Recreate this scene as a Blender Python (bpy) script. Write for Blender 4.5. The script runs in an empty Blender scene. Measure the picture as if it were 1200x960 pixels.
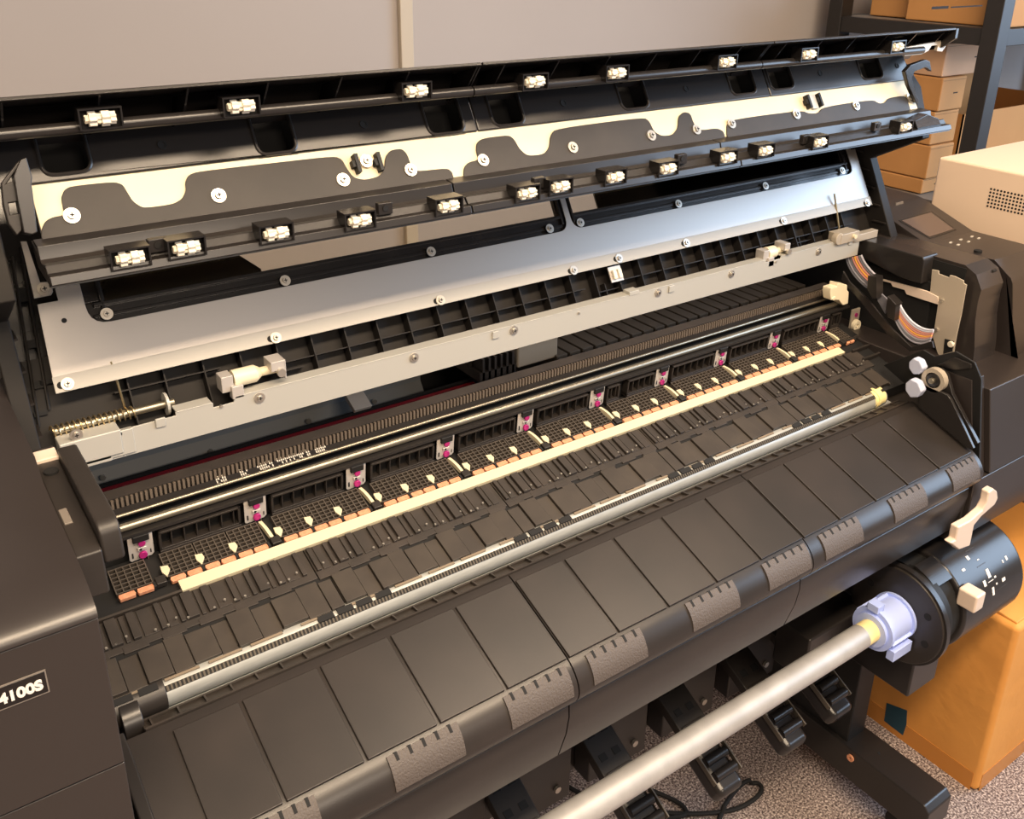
import bpy, math, random
from mathutils import Vector, Matrix
random.seed(7)
C = bpy.context.scene.collection
H = 1.62                                    # camera height above the carpet
FPX = 1110.0; PX, PY = 600.0, 374.0         # lens in pixels of the 1200x960 frame
AX = Vector((0.81626756, -0.20698213, 0.53931964))
AY = Vector((-0.57751717, -0.31414596, 0.75351591))
AZ = Vector((0.01346076, -0.92653695, -0.37596289))
def ray(u, v):
    c = Vector((u-PX, v-PY, FPX)); return Vector((AX.dot(c), AY.dot(c), AZ.dot(c)))
CAM = Vector((0, 0, H))
def onx(u, v, x): r = ray(u, v); return CAM + r*(x/r.x)
def ony(u, v, y): r = ray(u, v); return CAM + r*(y/r.y)
def onz(u, v, z): r = ray(u, v); return CAM + r*((z-H)/r.z)
def zat(u, v, y): return ony(u, v, y).z

# ------------------------------------------------------------------ materials
def s2l(c):
    return tuple(((x/255.0)/12.92 if x/255.0 <= 0.04045 else ((x/255.0+0.055)/1.055)**2.4) for x in c)
def mat(name, rgb, rough=0.5, metal=0.0, noise=None, bump=None, spec=0.5, trans=0.0, coat=0.0, emit=None):
    m = bpy.data.materials.new(name); m.use_nodes = True
    nt = m.node_tree; b = nt.nodes['Principled BSDF']
    col = s2l(rgb) + (1,)
    b.inputs['Base Color'].default_value = col
    b.inputs['Roughness'].default_value = rough
    b.inputs['Metallic'].default_value = metal
    b.inputs['Specular IOR Level'].default_value = spec
    b.inputs['Transmission Weight'].default_value = trans
    b.inputs['Coat Weight'].default_value = coat
    tc = nt.nodes.new('ShaderNodeTexCoord')
    if noise:                                # (scale, rgb2, lo, hi[, stretch])
        n = nt.nodes.new('ShaderNodeTexNoise'); n.inputs['Scale'].default_value = noise[0]; n.inputs['Detail'].default_value = 5
        mp = nt.nodes.new('ShaderNodeMapping')
        if len(noise) > 4: mp.inputs['Scale'].default_value = noise[4]
        nt.links.new(tc.outputs['Object'], mp.inputs[0]); nt.links.new(mp.outputs[0], n.inputs['Vector'])
        r = nt.nodes.new('ShaderNodeValToRGB')
        r.color_ramp.elements[0].position = noise[2]; r.color_ramp.elements[1].position = noise[3]
        r.color_ramp.elements[0].color = col; r.color_ramp.elements[1].color = s2l(noise[1]) + (1,)
        nt.links.new(n.outputs['Fac'], r.inputs[0]); nt.links.new(r.outputs[0], b.inputs['Base Color'])
    if bump:                                 # (scale, strength[, distance, stretch])
        n = nt.nodes.new('ShaderNodeTexNoise'); n.inputs['Scale'].default_value = bump[0]; n.inputs['Detail'].default_value = 4
        mp = nt.nodes.new('ShaderNodeMapping')
        if len(bump) > 3: mp.inputs['Scale'].default_value = bump[3]
        nt.links.new(tc.outputs['Object'], mp.inputs[0]); nt.links.new(mp.outputs[0], n.inputs['Vector'])
        bp = nt.nodes.new('ShaderNodeBump'); bp.inputs['Strength'].default_value = bump[1]
        bp.inputs['Distance'].default_value = bump[2] if len(bump) > 2 else 0.002
        nt.links.new(n.outputs['Fac'], bp.inputs['Height']); nt.links.new(bp.outputs[0], b.inputs['Normal'])
    return m
M = {}
M['plastic'] = mat('black_plastic', (39, 35, 32), 0.42, noise=(14, (46, 41, 38), 0.35, 0.75), bump=(900, 0.08, 0.0004))
M['panel'] = mat('guide_plastic', (41, 37, 35), 0.33, noise=(9, (51, 45, 42), 0.4, 0.75), bump=(700, 0.10, 0.0004), spec=0.5)
M['cabinet'] = mat('cabinet_plastic', (43, 37, 35), 0.36, bump=(1100, 0.10, 0.0004), spec=0.85)
M['tower'] = mat('tower_plastic', (48, 43, 41), 0.26)
M['lidback'] = mat('lid_plastic', (34, 31, 29), 0.55, spec=0.2)
M['gloss'] = mat('gloss_black', (28, 26, 26), 0.22, noise=(20, (36, 33, 32), 0.4, 0.7))
M['semi'] = mat('semi_gloss_black', (38, 35, 34), 0.28, bump=(60, 0.04, 0.001))
M['overlay'] = mat('matt_black_cover', (50, 46, 43), 0.5, spec=0.3, noise=(18, (58, 53, 49), 0.35, 0.7))
M['dark'] = mat('dark_interior', (16, 15, 15), 0.6)
M['rubber'] = mat('black_rubber', (20, 19, 19), 0.75)
M['platen'] = mat('platen_plastic', (49, 44, 40), 0.48, noise=(30, (60, 53, 48), 0.35, 0.7))
M['platenb'] = mat('platen_plastic_pale', (54, 48, 43), 0.48, noise=(26, (65, 58, 51), 0.35, 0.7))  # slightly paler platen plastic: flaps, platen edge, pocket slope
M['grid'] = mat('suction_grid_plastic', (78, 70, 62), 0.5)
M['hole'] = mat('suction_hole', (14, 13, 13), 0.8)
M['sheet'] = mat('brushed_steel', (172, 167, 162), 0.40, 0.55)
M['flange'] = mat('steel_flange', (166, 162, 154), 0.5, 0.2)
M['bar'] = mat('galvanised_steel', (190, 188, 180), 0.45, 0.2)
M['cream'] = mat('cream_plate', (222, 208, 176), 0.5, 0.1, noise=(8, (226, 213, 183), 0.4, 0.7))
M['lip'] = mat('worn_lip', (128, 114, 96), 0.5)
M['strip'] = mat('cream_absorber', (216, 203, 170), 0.75)
M['felt'] = mat('orange_foam', (206, 138, 102), 0.9, noise=(250, (216, 152, 116), 0.4, 0.6))
M['white'] = mat('white_acetal', (228, 219, 200), 0.5)
M['ivory'] = mat('ivory_plastic', (238, 226, 196), 0.4)
M['plate'] = mat('zinc_plate', (196, 190, 184), 0.38, 0.25)
M['chrome'] = mat('chrome_rod', (168, 160, 142), 0.36, 0.9)
M['screw'] = mat('zinc_screw', (196, 190, 180), 0.33, 0.8)
M['brass'] = mat('yellow_zinc_spring', (204, 182, 140), 0.3, 0.9)
M['magenta'] = mat('magenta_screw', (186, 44, 124), 0.3, 0.3)
M['roller'] = mat('anodised_roller', (176, 177, 172), 0.40, 0.35, noise=(40, (184, 185, 180), 0.4, 0.6, (1, 6, 6)))
M['belt'] = mat('toothed_belt', (82, 74, 62), 0.7)
M['red'] = mat('red_belt', (168, 34, 48), 0.35)
M['backgrey'] = mat('grey_rear_panel', (122, 126, 130), 0.45)
M['backdark'] = mat('dark_rear_panel', (100, 101, 100), 0.45)
M['comb'] = mat('rack_teeth', (104, 92, 80), 0.5)
M['print'] = mat('white_print', (205, 198, 185), 0.6)
M['label'] = mat('label_black', (24, 20, 20), 0.35)
M['labelwhite'] = mat('label_white', (240, 234, 226), 0.5)
M['chain'] = mat('chain_plastic', (92, 84, 74), 0.5)
M['patch'] = mat('grained_patch', (84, 76, 71), 0.55, bump=(420, 0.9, 0.0012, (1, 1, 1)))
M['blue'] = mat('pale_blue_plastic', (182, 200, 255), 0.4)
M['bluewhite'] = mat('pale_grey_cam', (196, 203, 226), 0.4)
M['tube'] = mat('aluminium_tube', (178, 174, 169), 0.50, 0.4, noise=(30, (194, 190, 184), 0.35, 0.7))
M['yellow'] = mat('cream_ring', (244, 226, 160), 0.5)
M['beige'] = mat('beige_lever', (226, 206, 188), 0.4)
M['tan'] = mat('zinc_bracket', (196, 184, 166), 0.4, 0.3)
M['inkgrey'] = mat('ink_tube_grey', (168, 166, 176), 0.3)
M['inkgreyd'] = mat('ink_tube_dark_grey', (112, 112, 120), 0.3)
M['inkpink'] = mat('ink_tube_pink', (216, 150, 138), 0.3)
M['inkyellow'] = mat('ink_tube_yellow', (244, 180, 84), 0.3)
M['inkwhite'] = mat('ink_tube_white', (208, 210, 224), 0.3)
M['card'] = mat('cardboard', (182, 130, 76), 0.75, noise=(5, (190, 138, 82), 0.3, 0.7), bump=(40, 0.12, 0.003, (1, 1, .1)))
M['cardpale'] = mat('pale_cardboard', (196, 156, 122), 0.75, noise=(6, (204, 164, 130), 0.3, 0.7))
M['cardbig'] = mat('orange_cardboard', (214, 146, 68), 0.7, noise=(4, (226, 160, 80), 0.3, 0.7), bump=(14, 0.35, 0.01))
M['tape'] = mat('teal_tape', (22, 66, 84), 0.5)
M['cleartape'] = mat('packing_tape', (196, 130, 58), 0.25)
M['rack'] = mat('black_steel_rack', (40, 37, 36), 0.45, 0.2)
M['whitebox'] = mat('cream_enamel', (232, 206, 180), 0.5)
M['holes'] = mat('vent_hole', (30, 22, 16), 0.8)
M['wall'] = mat('painted_wall', (166, 158, 154), 0.85, noise=(1.4, (171, 163, 159), 0.3, 0.7), bump=(300, 0.05, 0.001))
M['trim'] = mat('wall_trim', (186, 174, 156), 0.6)
M['desk'] = mat('grey_desk', (120, 112, 104), 0.6)
M['screen'] = mat('glass_screen', (92, 78, 72), 0.12)  # brown base colour stands in for the room reflected in the glass
M['gloss_glass'] = None
g = bpy.data.materials.new('clear_window_glass'); g.use_nodes = True
nt = g.node_tree; nt.nodes.clear()
o = nt.nodes.new('ShaderNodeOutputMaterial'); mx = nt.nodes.new('ShaderNodeMixShader')
tr = nt.nodes.new('ShaderNodeBsdfTransparent'); tr.inputs[0].default_value = (0.93, 0.90, 0.84, 1)
gl = nt.nodes.new('ShaderNodeBsdfGlossy'); gl.inputs['Roughness'].default_value = 0.03
fr = nt.nodes.new('ShaderNodeFresnel'); fr.inputs['IOR'].default_value = 1.45
nt.links.new(fr.outputs[0], mx.inputs[0]); nt.links.new(tr.outputs[0], mx.inputs[1]); nt.links.new(gl.outputs[0], mx.inputs[2]); nt.links.new(mx.outputs[0], o.inputs[0])
M['glass'] = g
# carpet
m = bpy.data.materials.new('speckled_carpet'); m.use_nodes = True; nt = m.node_tree; b = nt.nodes['Principled BSDF']
b.inputs['Roughness'].default_value = 0.95; b.inputs['Specular IOR Level'].default_value = 0.1
tc = nt.nodes.new('ShaderNodeTexCoord')
n1 = nt.nodes.new('ShaderNodeTexNoise'); n1.inputs['Scale'].default_value = 230; n1.inputs['Detail'].default_value = 3; n1.inputs['Roughness'].default_value = .7
r1 = nt.nodes.new('ShaderNodeValToRGB'); e = r1.color_ramp.elements
e[0].position = .36; e[0].color = s2l((58, 48, 48)) + (1,); e[1].position = .64; e[1].color = s2l((218, 204, 196)) + (1,)
mid = e.new(.5); mid.color = s2l((138, 124, 120)) + (1,)
nt.links.new(tc.outputs['Object'], n1.inputs['Vector']); nt.links.new(n1.outputs['Fac'], r1.inputs[0]); nt.links.new(r1.outputs[0], b.inputs['Base Color'])
bp = nt.nodes.new('ShaderNodeBump'); bp.inputs['Strength'].default_value = .8; bp.inputs['Distance'].default_value = .004
nt.links.new(n1.outputs['Fac'], bp.inputs['Height']); nt.links.new(bp.outputs[0], b.inputs['Normal'])
M['carpet'] = m

# ------------------------------------------------------------------ mesh builder
class Pl:
    """plane through the line (y0,z0) parallel to X; s runs up the slope, n is the outward normal"""
    def __init__(s, y0, z0, ey, ez, flip=1):
        l = math.hypot(ey, ez); s.o = Vector((0, y0, z0)); s.e = Vector((0, ey/l, ez/l)); s.n = Vector((0, -ez/l, ey/l))*flip
    def p(s, x, t, n=0.0): return s.o + Vector((x, 0, 0)) + s.e*t + s.n*n
    def hit(s, u, v, n=0.0):
        r = ray(u, v); o = s.o + s.n*n; k = (o - CAM).dot(s.n)/r.dot(s.n); q = CAM + r*k; d = q - o
        return (q.x, d.dot(s.e))
class MB:
    def __init__(s): s.v = []; s.f = []
    def add(s, vs, fs):
        b = len(s.v); s.v += [tuple(x) for x in vs]; s.f += [tuple(b+i for i in f) for f in fs]; return s
    def hexa(s, P):          # P: 8 points, bottom ring 0-3, top ring 4-7
        return s.add(P, [(3, 2, 1, 0), (4, 5, 6, 7), (0, 1, 5, 4), (1, 2, 6, 5), (2, 3, 7, 6), (3, 0, 4, 7)])
    def box(s, x0, x1, y0, y1, z0, z1):
        return s.hexa([(x0, y0, z0), (x1, y0, z0), (x1, y1, z0), (x0, y1, z0), (x0, y0, z1), (x1, y0, z1), (x1, y1, z1), (x0, y1, z1)])
    def pbox(s, pl, x0, x1, s0, s1, n0, n1):
        q = [(x0, s0), (x1, s0), (x1, s1), (x0, s1)]
        return s.hexa([pl.p(a, b, n0) for a, b in q] + [pl.p(a, b, n1) for a, b in q])
    def ext(s, pts, vec):    # extrude a planar polygon
        n = len(pts); P = [Vector(p) for p in pts]; v = Vector(vec); Q = [p+v for p in P]
        return s.add(P+Q, [tuple(range(n))[::-1], tuple(range(n, 2*n))] + [(i, (i+1) % n, n+(i+1) % n, n+i) for i in range(n)])
    def pext(s, pl, poly, n0, n1):
        return s.ext([pl.p(a, b, n0) for a, b in poly], pl.n*(n1-n0))
    def xprism(s, yz, x0, x1): return s.ext([(x0, y, z) for y, z in yz], (x1-x0, 0, 0))
    def xskin(s, yz, x0, x1, th):   # open profile given thickness (offset to the left normal)
        n = len(yz); off = []
        for i in range(n):
            a = Vector(yz[max(i-1, 0)]); b = Vector(yz[min(i+1, n-1)]); d = (b-a).normalized(); off.append((yz[i][0]-d.y*th, yz[i][1]+d.x*th))
        return s.xprism(list(yz) + off[::-1], x0, x1)
    def cyl(s, a, b, r, seg=20, r2=None, cap=True):
        a = Vector(a); b = Vector(b); r2 = r if r2 is None else r2; d = (b-a).normalized()
        u = d.orthogonal().normalized(); w = d.cross(u)
        ra = [a + (u*math.cos(t)+w*math.sin(t))*r for t in [2*math.pi*i/seg for i in range(seg)]]
        rb = [b + (u*math.cos(t)+w*math.sin(t))*r2 for t in [2*math.pi*i/seg for i in range(seg)]]
        f = [(i, (i+1) % seg, seg+(i+1) % seg, seg+i) for i in range(seg)]
        if cap: f += [tuple(range(seg))[::-1], tuple(range(seg, 2*seg))]
        return s.add(ra+rb, f)
    def tube(s, pts, r, seg=10):
        P = [Vector(p) for p in pts]; rings = []; u = None
        for i, p in enumerate(P):
            d = (P[min(i+1, len(P)-1)] - P[max(i-1, 0)]).normalized()
            u = d.orthogonal().normalized() if u is None else (u - d*u.dot(d)).normalized()
            w = d.cross(u); rings.append([p + (u*math.cos(2*math.pi*k/seg)+w*math.sin(2*math.pi*k/seg))*r for k in range(seg)])
        vs = [q for rg in rings for q in rg]; f = []
        for i in range(len(P)-1):
            for k in range(seg): f.append((i*seg+k, i*seg+(k+1) % seg, (i+1)*seg+(k+1) % seg, (i+1)*seg+k))
        f += [tuple(range(seg))[::-1], tuple((len(P)-1)*seg+k for k in range(seg))]
        return s.add(vs, f)
    def ring(s, c, ax, r0, r1, h, seg=32):
        c = Vector(c); d = Vector(ax).normalized(); u = d.orthogonal().normalized(); w = d.cross(u); V = []
        for hh, r in ((0, r0), (0, r1), (h, r1), (h, r0)):
            V += [c + d*hh + (u*math.cos(2*math.pi*k/seg)+w*math.sin(2*math.pi*k/seg))*r for k in range(seg)]
        f = []
        for j in range(4):
            for k in range(seg): f.append((j*seg+k, j*seg+(k+1) % seg, ((j+1) % 4)*seg+(k+1) % seg, ((j+1) % 4)*seg+k))
        return s.add(V, f)
    def arc(s, cy, cz, r0, r1, a0, a1, x0, x1, seg=16):   # annular sector about an X axis
        out = [(cy+r1*math.cos(math.radians(a0+(a1-a0)*i/seg)), cz+r1*math.sin(math.radians(a0+(a1-a0)*i/seg))) for i in range(seg+1)]
        inn = [(cy+r0*math.cos(math.radians(a1-(a1-a0)*i/seg)), cz+r0*math.sin(math.radians(a1-(a1-a0)*i/seg))) for i in range(seg+1)]
        for i in range(seg):
            s.xprism([out[i], out[i+1], inn[seg-i-1], inn[seg-i]], x0, x1)
        return s
    def build(s, name, m, parent=None, bev=0.0, smooth=False, label=None):
        me = bpy.data.meshes.new(name); me.from_pydata(s.v, [], s.f); me.validate()
        import bmesh
        bm = bmesh.new(); bm.from_mesh(me); bmesh.ops.recalc_face_normals(bm, faces=bm.faces); bm.to_mesh(me); bm.free()
        if parent is not None:               # mesh coordinates relative to the parent's world position
            me.transform(Matrix.Translation(-WORLD[parent.name]))
        o = bpy.data.objects.new(name, me); C.objects.link(o); WORLD[o.name] = Vector((0, 0, 0)) if parent is None else WORLD[parent.name].copy()
        me.materials.append(m)
        if parent is not None: o.parent = parent
        if smooth:
            for p in me.polygons: p.use_smooth = True
            md = o.modifiers.new('es', 'EDGE_SPLIT'); md.split_angle = math.radians(35)
        if bev:
            md = o.modifiers.new('bev', 'BEVEL'); md.width = bev; md.segments = 3; md.limit_method = 'ANGLE'; md.angle_limit = math.radians(40)
            for p in me.polygons: p.use_smooth = True
            try: md.harden_normals = True
            except Exception: pass
        if label: o['label'] = label
        return o
def islands(mb):
    par = list(range(len(mb.v)))
    def fd(i):
        while par[i] != i: par[i] = par[par[i]]; i = par[i]
        return i
    for f in mb.f:
        a = fd(f[0])
        for j in f[1:]: par[fd(j)] = a
    g = {}
    for f in mb.f: g.setdefault(fd(f[0]), []).append(f)
    out = []
    for fs in g.values():
        ids = sorted({i for f in fs for i in f}); mp = {i: k for k, i in enumerate(ids)}
        q = MB(); q.v = [mb.v[i] for i in ids]; q.f = [tuple(mp[i] for i in f) for f in fs]; out.append(q)
    return out
def each(mb, name, m, parent, **k): return [q.build(name, m, parent, **k) for q in islands(mb)]
WORLD = {}
def thing(name, label, cat, loc=(0, 0, 0), group=None):
    o = bpy.data.objects.new(name, None); C.objects.link(o); o.location = loc; WORLD[o.name] = Vector(loc)
    o['label'] = label; o['category'] = cat
    if group: o['group'] = group
    return o
def tag(o, label, cat, group=None):
    o['label'] = label; o['category'] = cat
    if group: o['group'] = group
    return o
def struct(o): o['kind'] = 'structure'; return o
def rebase(o):     # move a top-level mesh's origin to its base centre
    vs = [v.co for v in o.data.vertices]; c = Vector(((min(v.x for v in vs)+max(v.x for v in vs))/2, (min(v.y for v in vs)+max(v.y for v in vs))/2, min(v.z for v in vs)))
    o.data.transform(Matrix.Translation(-c)); o.location = c; return o

# ------------------------------------------------------------------ the room
WY = 1.86
struct(MB().box(-3.0, 4.6, -2.2, WY+.1, -0.05, 0.0).build('floor', M['carpet']))
struct(MB().box(-3.0, 4.6, WY, WY+.1, 0, 2.7).build('wall_back', M['wall']))
a, b_ = ony(469, 30, WY-.012).x, ony(484, 30, WY-.012).x
struct(MB().box(a, b_, WY-.014, WY, 0, 2.7).build('trim_1', M['trim'], bev=.002))

# ------------------------------------------------------------------ the printer
PR = thing('wide_format_printer', 'black wide format roll printer with its long lid raised, standing on the carpet', 'printer', (0.77, 0.9, 0))
XL, XR = 0.130, 1.402
def zr(z): return z + H

# ---- front output guide -------------------------------------------------
GD = Pl(.776, zr(-.734), .112, .039)
prof = [(.7865, -.7395), (.7835, -.7325), (.776, -.734), (.70, -.7605), (.672, -.7705), (.666, -.7732), (.660, -.7765), (.6545, -.7805), (.650, -.785), (.6455, -.791), (.6425, -.797), (.6408, -.803), (.6405, -.809), (.642, -.816), (.645, -.822), (.649, -.827), (.654, -.831), (.664, -.837)]
prof = [(y, zr(z)) for y, z in prof]
seams = [0.104, .5612, .9785, 1.409]
guide = []
for i in range(3):
    mb = MB(); mb.xskin(prof, seams[i]+.001, seams[i+1]-.001, .004)
    guide.append(mb.build('front_guide', M['panel'], PR, smooth=True))
# raised flat pads on the guide, split by grooves
sep = [.1357, .2019, .2830, .3630, .4441, .5254]
sep += [GD.hit(u, v)[0]/1.068 for u, v in ((656, 652.5), (714, 628), (769, 602.5), (820.5, 581), (871.5, 560), (913, 541.5), (955, 522.5), (995, 508.5), (1034.5, 494))]
sx = [t*1.068 for t in sep] + [1.401]
for i in range(len(sx)-1):
    k = 0 if sx[i] < .56 else (1 if sx[i] < .978 else 2)
    g_ = .0021
    mb = MB(); mb.pbox(GD, sx[i]+g_, sx[i+1]-g_, -.1195, -.004, -.001, .0024)
    mb.build('guide_pad', M['panel'], guide[k], bev=.001)
# lower apron
ap = [(.664, -.8345), (.6575, -.840), (.6565, -.856), (.6605, -.885), (.6735, -.930), (.684, -.938), (.72, -.945)]
ap = [(y, zr(z)) for y, z in ap]
for i in range(3):
    MB().xskin(ap, seams[i]+.001, seams[i+1]-.001, .004).build('front_apron', M['panel'], PR, smooth=True)
# grained patches at the lip
pat = [(.170*1.017, .2391*1.017)] + [(a*1.017, b*1.017) for a, b in ((.3170, .3994), (.4586, .5438), (.5733, .6561), (.7321, .8160), (.8721, .9574), (.9880, 1.0719), (1.1473, 1.2294), (1.2987, 1.3735))]
pp = [(.6595, -.7768), (.6545, -.7803), (.650, -.7845), (.646, -.790), (.6427, -.7965), (.6412, -.802), (.6403, -.8075)]
ppo = [(y-.0012, zr(z)+.0012) for y, z in pp]; ppi = [(y+.001, zr(z)-.001) for y, z in pp]
for a, b in pat:
    k = 0 if a < .56 else (1 if a < .978 else 2)
    pt = MB().xprism(ppo + ppi[::-1], a, b).build('grained_patch', M['patch'], guide[k], smooth=True, label='grey grained grip patch with five notches')
    s_ = MB()
    for j in range(5):
        x = a + (b-a)*(.10+.19*j)
        s_.pbox(Pl(.652, zr(-.7828), .0070, .0050), x, x+.0036, .0015, .0105, -.001, .0024)
    each(s_, 'notch', M['hole'], pt)
# pocket row between roller and guide
mb = MB(); PK = Pl(.788, zr(-.7355), .02, -.004)
mb.xprism([(.7865, zr(-.7335)), (.7865, zr(-.75)), (.812, zr(-.75)), (.812, zr(-.742))], .125, 1.40)
n = 0; x = .135
for i in range(46):
    x = .132 + i*.0276
    mb.hexa([(x, .7865, zr(-.7335)), (x+.002, .7865, zr(-.7335)), (x+.002, .805, zr(-.742)), (x, .805, zr(-.742)), (x, .7865, zr(-.7315)), (x+.002, .7865, zr(-.7315)), (x+.002, .803, zr(-.7345)), (x, .803, zr(-.7345))])
mb.box(.125, 1.40, .785, .7875, zr(-.745), zr(-.7310))
mb.box(.125, 1.40, .8035, .806, zr(-.748), zr(-.7365))
mb.build('pocket_row', M['platen'], PR)

MB().xprism([(.7878, zr(-.7330)), (.7878, zr(-.7360)), (.8050, zr(-.7450)), (.8050, zr(-.7430))], .127, 1.398).build('pocket_slope', M['platenb'], PR)  # paler than the row: shading of the scoops put into its colour
# ---- silver discharge roller bar ---------------------------------------
by, bz = .8276, zr(-.7322)
BARR = .0158
mb = MB()
prf = []
for i in range(19):
    a = math.radians(20 + 190*i/18); prf.append((by+BARR*math.cos(a), bz+BARR*math.sin(a)))
x0 = .152; x1 = 1.378
RB = MB().cyl((x0, by, bz), (x1, by, bz), BARR, 40).build('discharge_roller', M['roller'], PR, smooth=True)
# toothed belt lying along the roller
a0 = math.radians(134); ty, tz = by+BARR*math.cos(a0), bz+BARR*math.sin(a0)
TB = Pl(ty, tz, math.cos(a0-math.pi/2), math.sin(a0-math.pi/2))
mb = MB().pbox(TB, x0-.01, x1-.02, -.0032, .0032, -.002, .0008)
tb = mb.build('toothed_belt', M['rubber'], PR)
mb = MB(); k = int((x1-x0-.012)/.0042)
for i in range(k): mb.pbox(TB, x0+i*.0042, x0+i*.0042+.002, -.003, .003, .0006, .0014)
mb.build('belt_teeth', M['belt'], tb)
MB().cyl((.104, by, bz), (.155, by, bz), .0178, 32).build('roller_end_cap', M['plastic'], PR, bev=.001)
# tray behind the roller
MB().xprism([(.80, zr(-.752)), (.80, zr(-.748)), (.85, zr(-.742)), (.85, zr(-.748))], .13, 1.40).build('roller_tray', M['roller'], PR)

# ---- platen -----------------------------------------------------------------
PT = Pl(.815, zr(-.716), .9563, .2923)
# base under everything
MB().pbox(PT, .09, 1.47, .004, .175, -.03, -.006).build('platen_base', M['dark'], PR)
# row B: ribbed output flaps
pitch = .2707
mods = [.092+pitch*k for k in range(6)]
for k in range(5):
    a = max(mods[k], .094)+.0008; b = min(mods[k+1], 1.404)-.0008
    pb = MB(); rnd = random.Random(k+3)
    x = a; w = [.030, .022, .030, .024, .032, .020, .030, .026, .034, .030, .022]
    i = 0
    pb.pbox(PT, a, b, .016, .050, -.012, -.003)
    while x < b-.004:
        ww = min(w[i % len(w)]*.9, b-x)
        top = .0505 if i % 3 else .0545
        pb.pbox(PT, x+.0005, x+ww-.0005, .010 if i % 4 else .012, top, -.0045, (.0010, -.0012, .0018, -.0006, .0, -.0016)[i % 6])
        x += ww; i += 1
    fl = pb.build('output_flap', M['platenb'], PR, bev=.0006)
    lip = MB(); x = a+.004; i = 0
    while x < b-.03:
        lip.pbox(PT, x, x+.036, .0070, .0098, -.0045, -.0014); x += .046 if i % 3 else .058; i += 1
    each(lip, 'flap_lip', M['lip'], fl)
    cl = MB()
    for xx in (a+.01, a+.035, b-.036, b-.012):
        if xx+.018 < 1.40: cl.pbox(PT, xx, xx+.019, .0015, .0095, -.006, -.0012)
    each(cl, 'flap_clip', M['rubber'], fl)
# dark channel between rows
MB().pbox(PT, .092, 1.41, .049, .060, -.012, -.004).build('platen_gap', M['hole'], PR)
# row A: rib bed
for k in range(5):
    a = max(mods[k]-.012, .090)+.0006; b = min(mods[k+1]-.012, 1.42)-.0006
    pb = MB(); pb.pbox(PT, a, b, .0585, .1035, -.012, -.0025)
    x = a+.002; i = 0
    while x < b-.012:
        ww = (.0050, .0095, .0050, .0115, .0045, .0080, .0150)[i % 7]
        pb.pbox(PT, x, min(x+ww, b), .0670, .1020, -.004, (.0012, -.0012, .0008, .0022, -.0004, .0016, -.0014)[i % 7]); x += ww+.0032; i += 1
    x = a
    while x < b-.02:                              # castellated front ledge
        pb.pbox(PT, x, min(x+.026, b), .0555, .064, -.010, -.0022); x += .040
    rb = pb.build('rib_bed', M['platen'], PR, bev=.0005)
    dm = MB(); rr = random.Random(k); x = a+.012; i = 0
    while x < b-.01:
        s0 = .0685 if i % 3 else .0735
        dm.cyl(PT.p(x, s0, .0), PT.p(x, s0, .0022), .0014, 8); x += (.0135, .010, .0115, .029)[i % 4]; i += 1
    each(dm, 'spur_tip', M['screw'], rb)
# cream absorber strip
MB().pbox(PT, .2075, 1.389, .1045, .1200, -.004, .0012).build('absorber_strip', M['strip'], PR, label='long cream absorber strip')
MB().pbox(PT, .095, .2070, .1045, .1075, -.004, .0010).build('platen_edge', M['platenb'], PR)
# suction tiles
def tile(x0, x1, cream=True):
    s0, s1 = .1300, .1655
    mb = MB()
    mb.pbox(PT, x0, x1, s0, s1, -.008, -.0042)
    nx = max(4, int(round((x1-x0)/.0075))); ns = 6; wd = .0013
    for i in range(nx+1):
        xx = x0+(x1-x0-wd)*i/nx; mb.pbox(PT, xx, xx+wd, s0, s1, -.0045, .0006)
    for j in range(ns+1):
        ss = s0+(s1-s0-wd)*j/ns; mb.pbox(PT, x0, x1, ss, ss+wd, -.0045, .0003)
    t = mb.build('suction_tile', M['grid'], PR)
    fl = MB().pbox(PT, x0+.0012, x1-.0012, s0+.0012, s1-.0012, -.0044, -.0036).build('suction_floor', M['hole'], t)
    if cream:
        kx = x0-.001
        MB().pext(PT, [(kx, s0+.0005), (kx+.0058, s0+.009), (kx+.0050, s0+.0155), (kx-.0028, s0+.0170), (kx-.0035, s0+.009)], -.001, .0012).build('cream_kite', M['strip'], t)
    f = MB(); w_ = (x1-x0)/2
    for q in range(2):
        a, b = x0+q*w_+.0008, x0+(q+1)*w_-.0008
        f.pext(PT, [(a, .1248), (a+.001, .1212), (b-.001, .1212), (b, .1248), (b-.001, .1284), (a+.001, .1284)], -.004, .0010)
    f.build('foam_strip', M['felt'], t, bev=.0006)
    MB().pbox(PT, x1-.0012, x1+.0016, .1215, .1290, -.004, .0022).build('foam_clip', M['rubber'], t)
PX0 = .1907; PP = .1355
tile(.1435, .1835, False)
for k in range(9):
    a = PX0 + k*PP + .0085; b = PX0 + (k+1)*PP - .0085
    w_ = (b-a)/3
    for j in range(3): tile(a+j*w_+.0008, a+(j+1)*w_-.0008)
tile(PX0+9*PP+.004, PX0+9*PP+.03, False)
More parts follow.
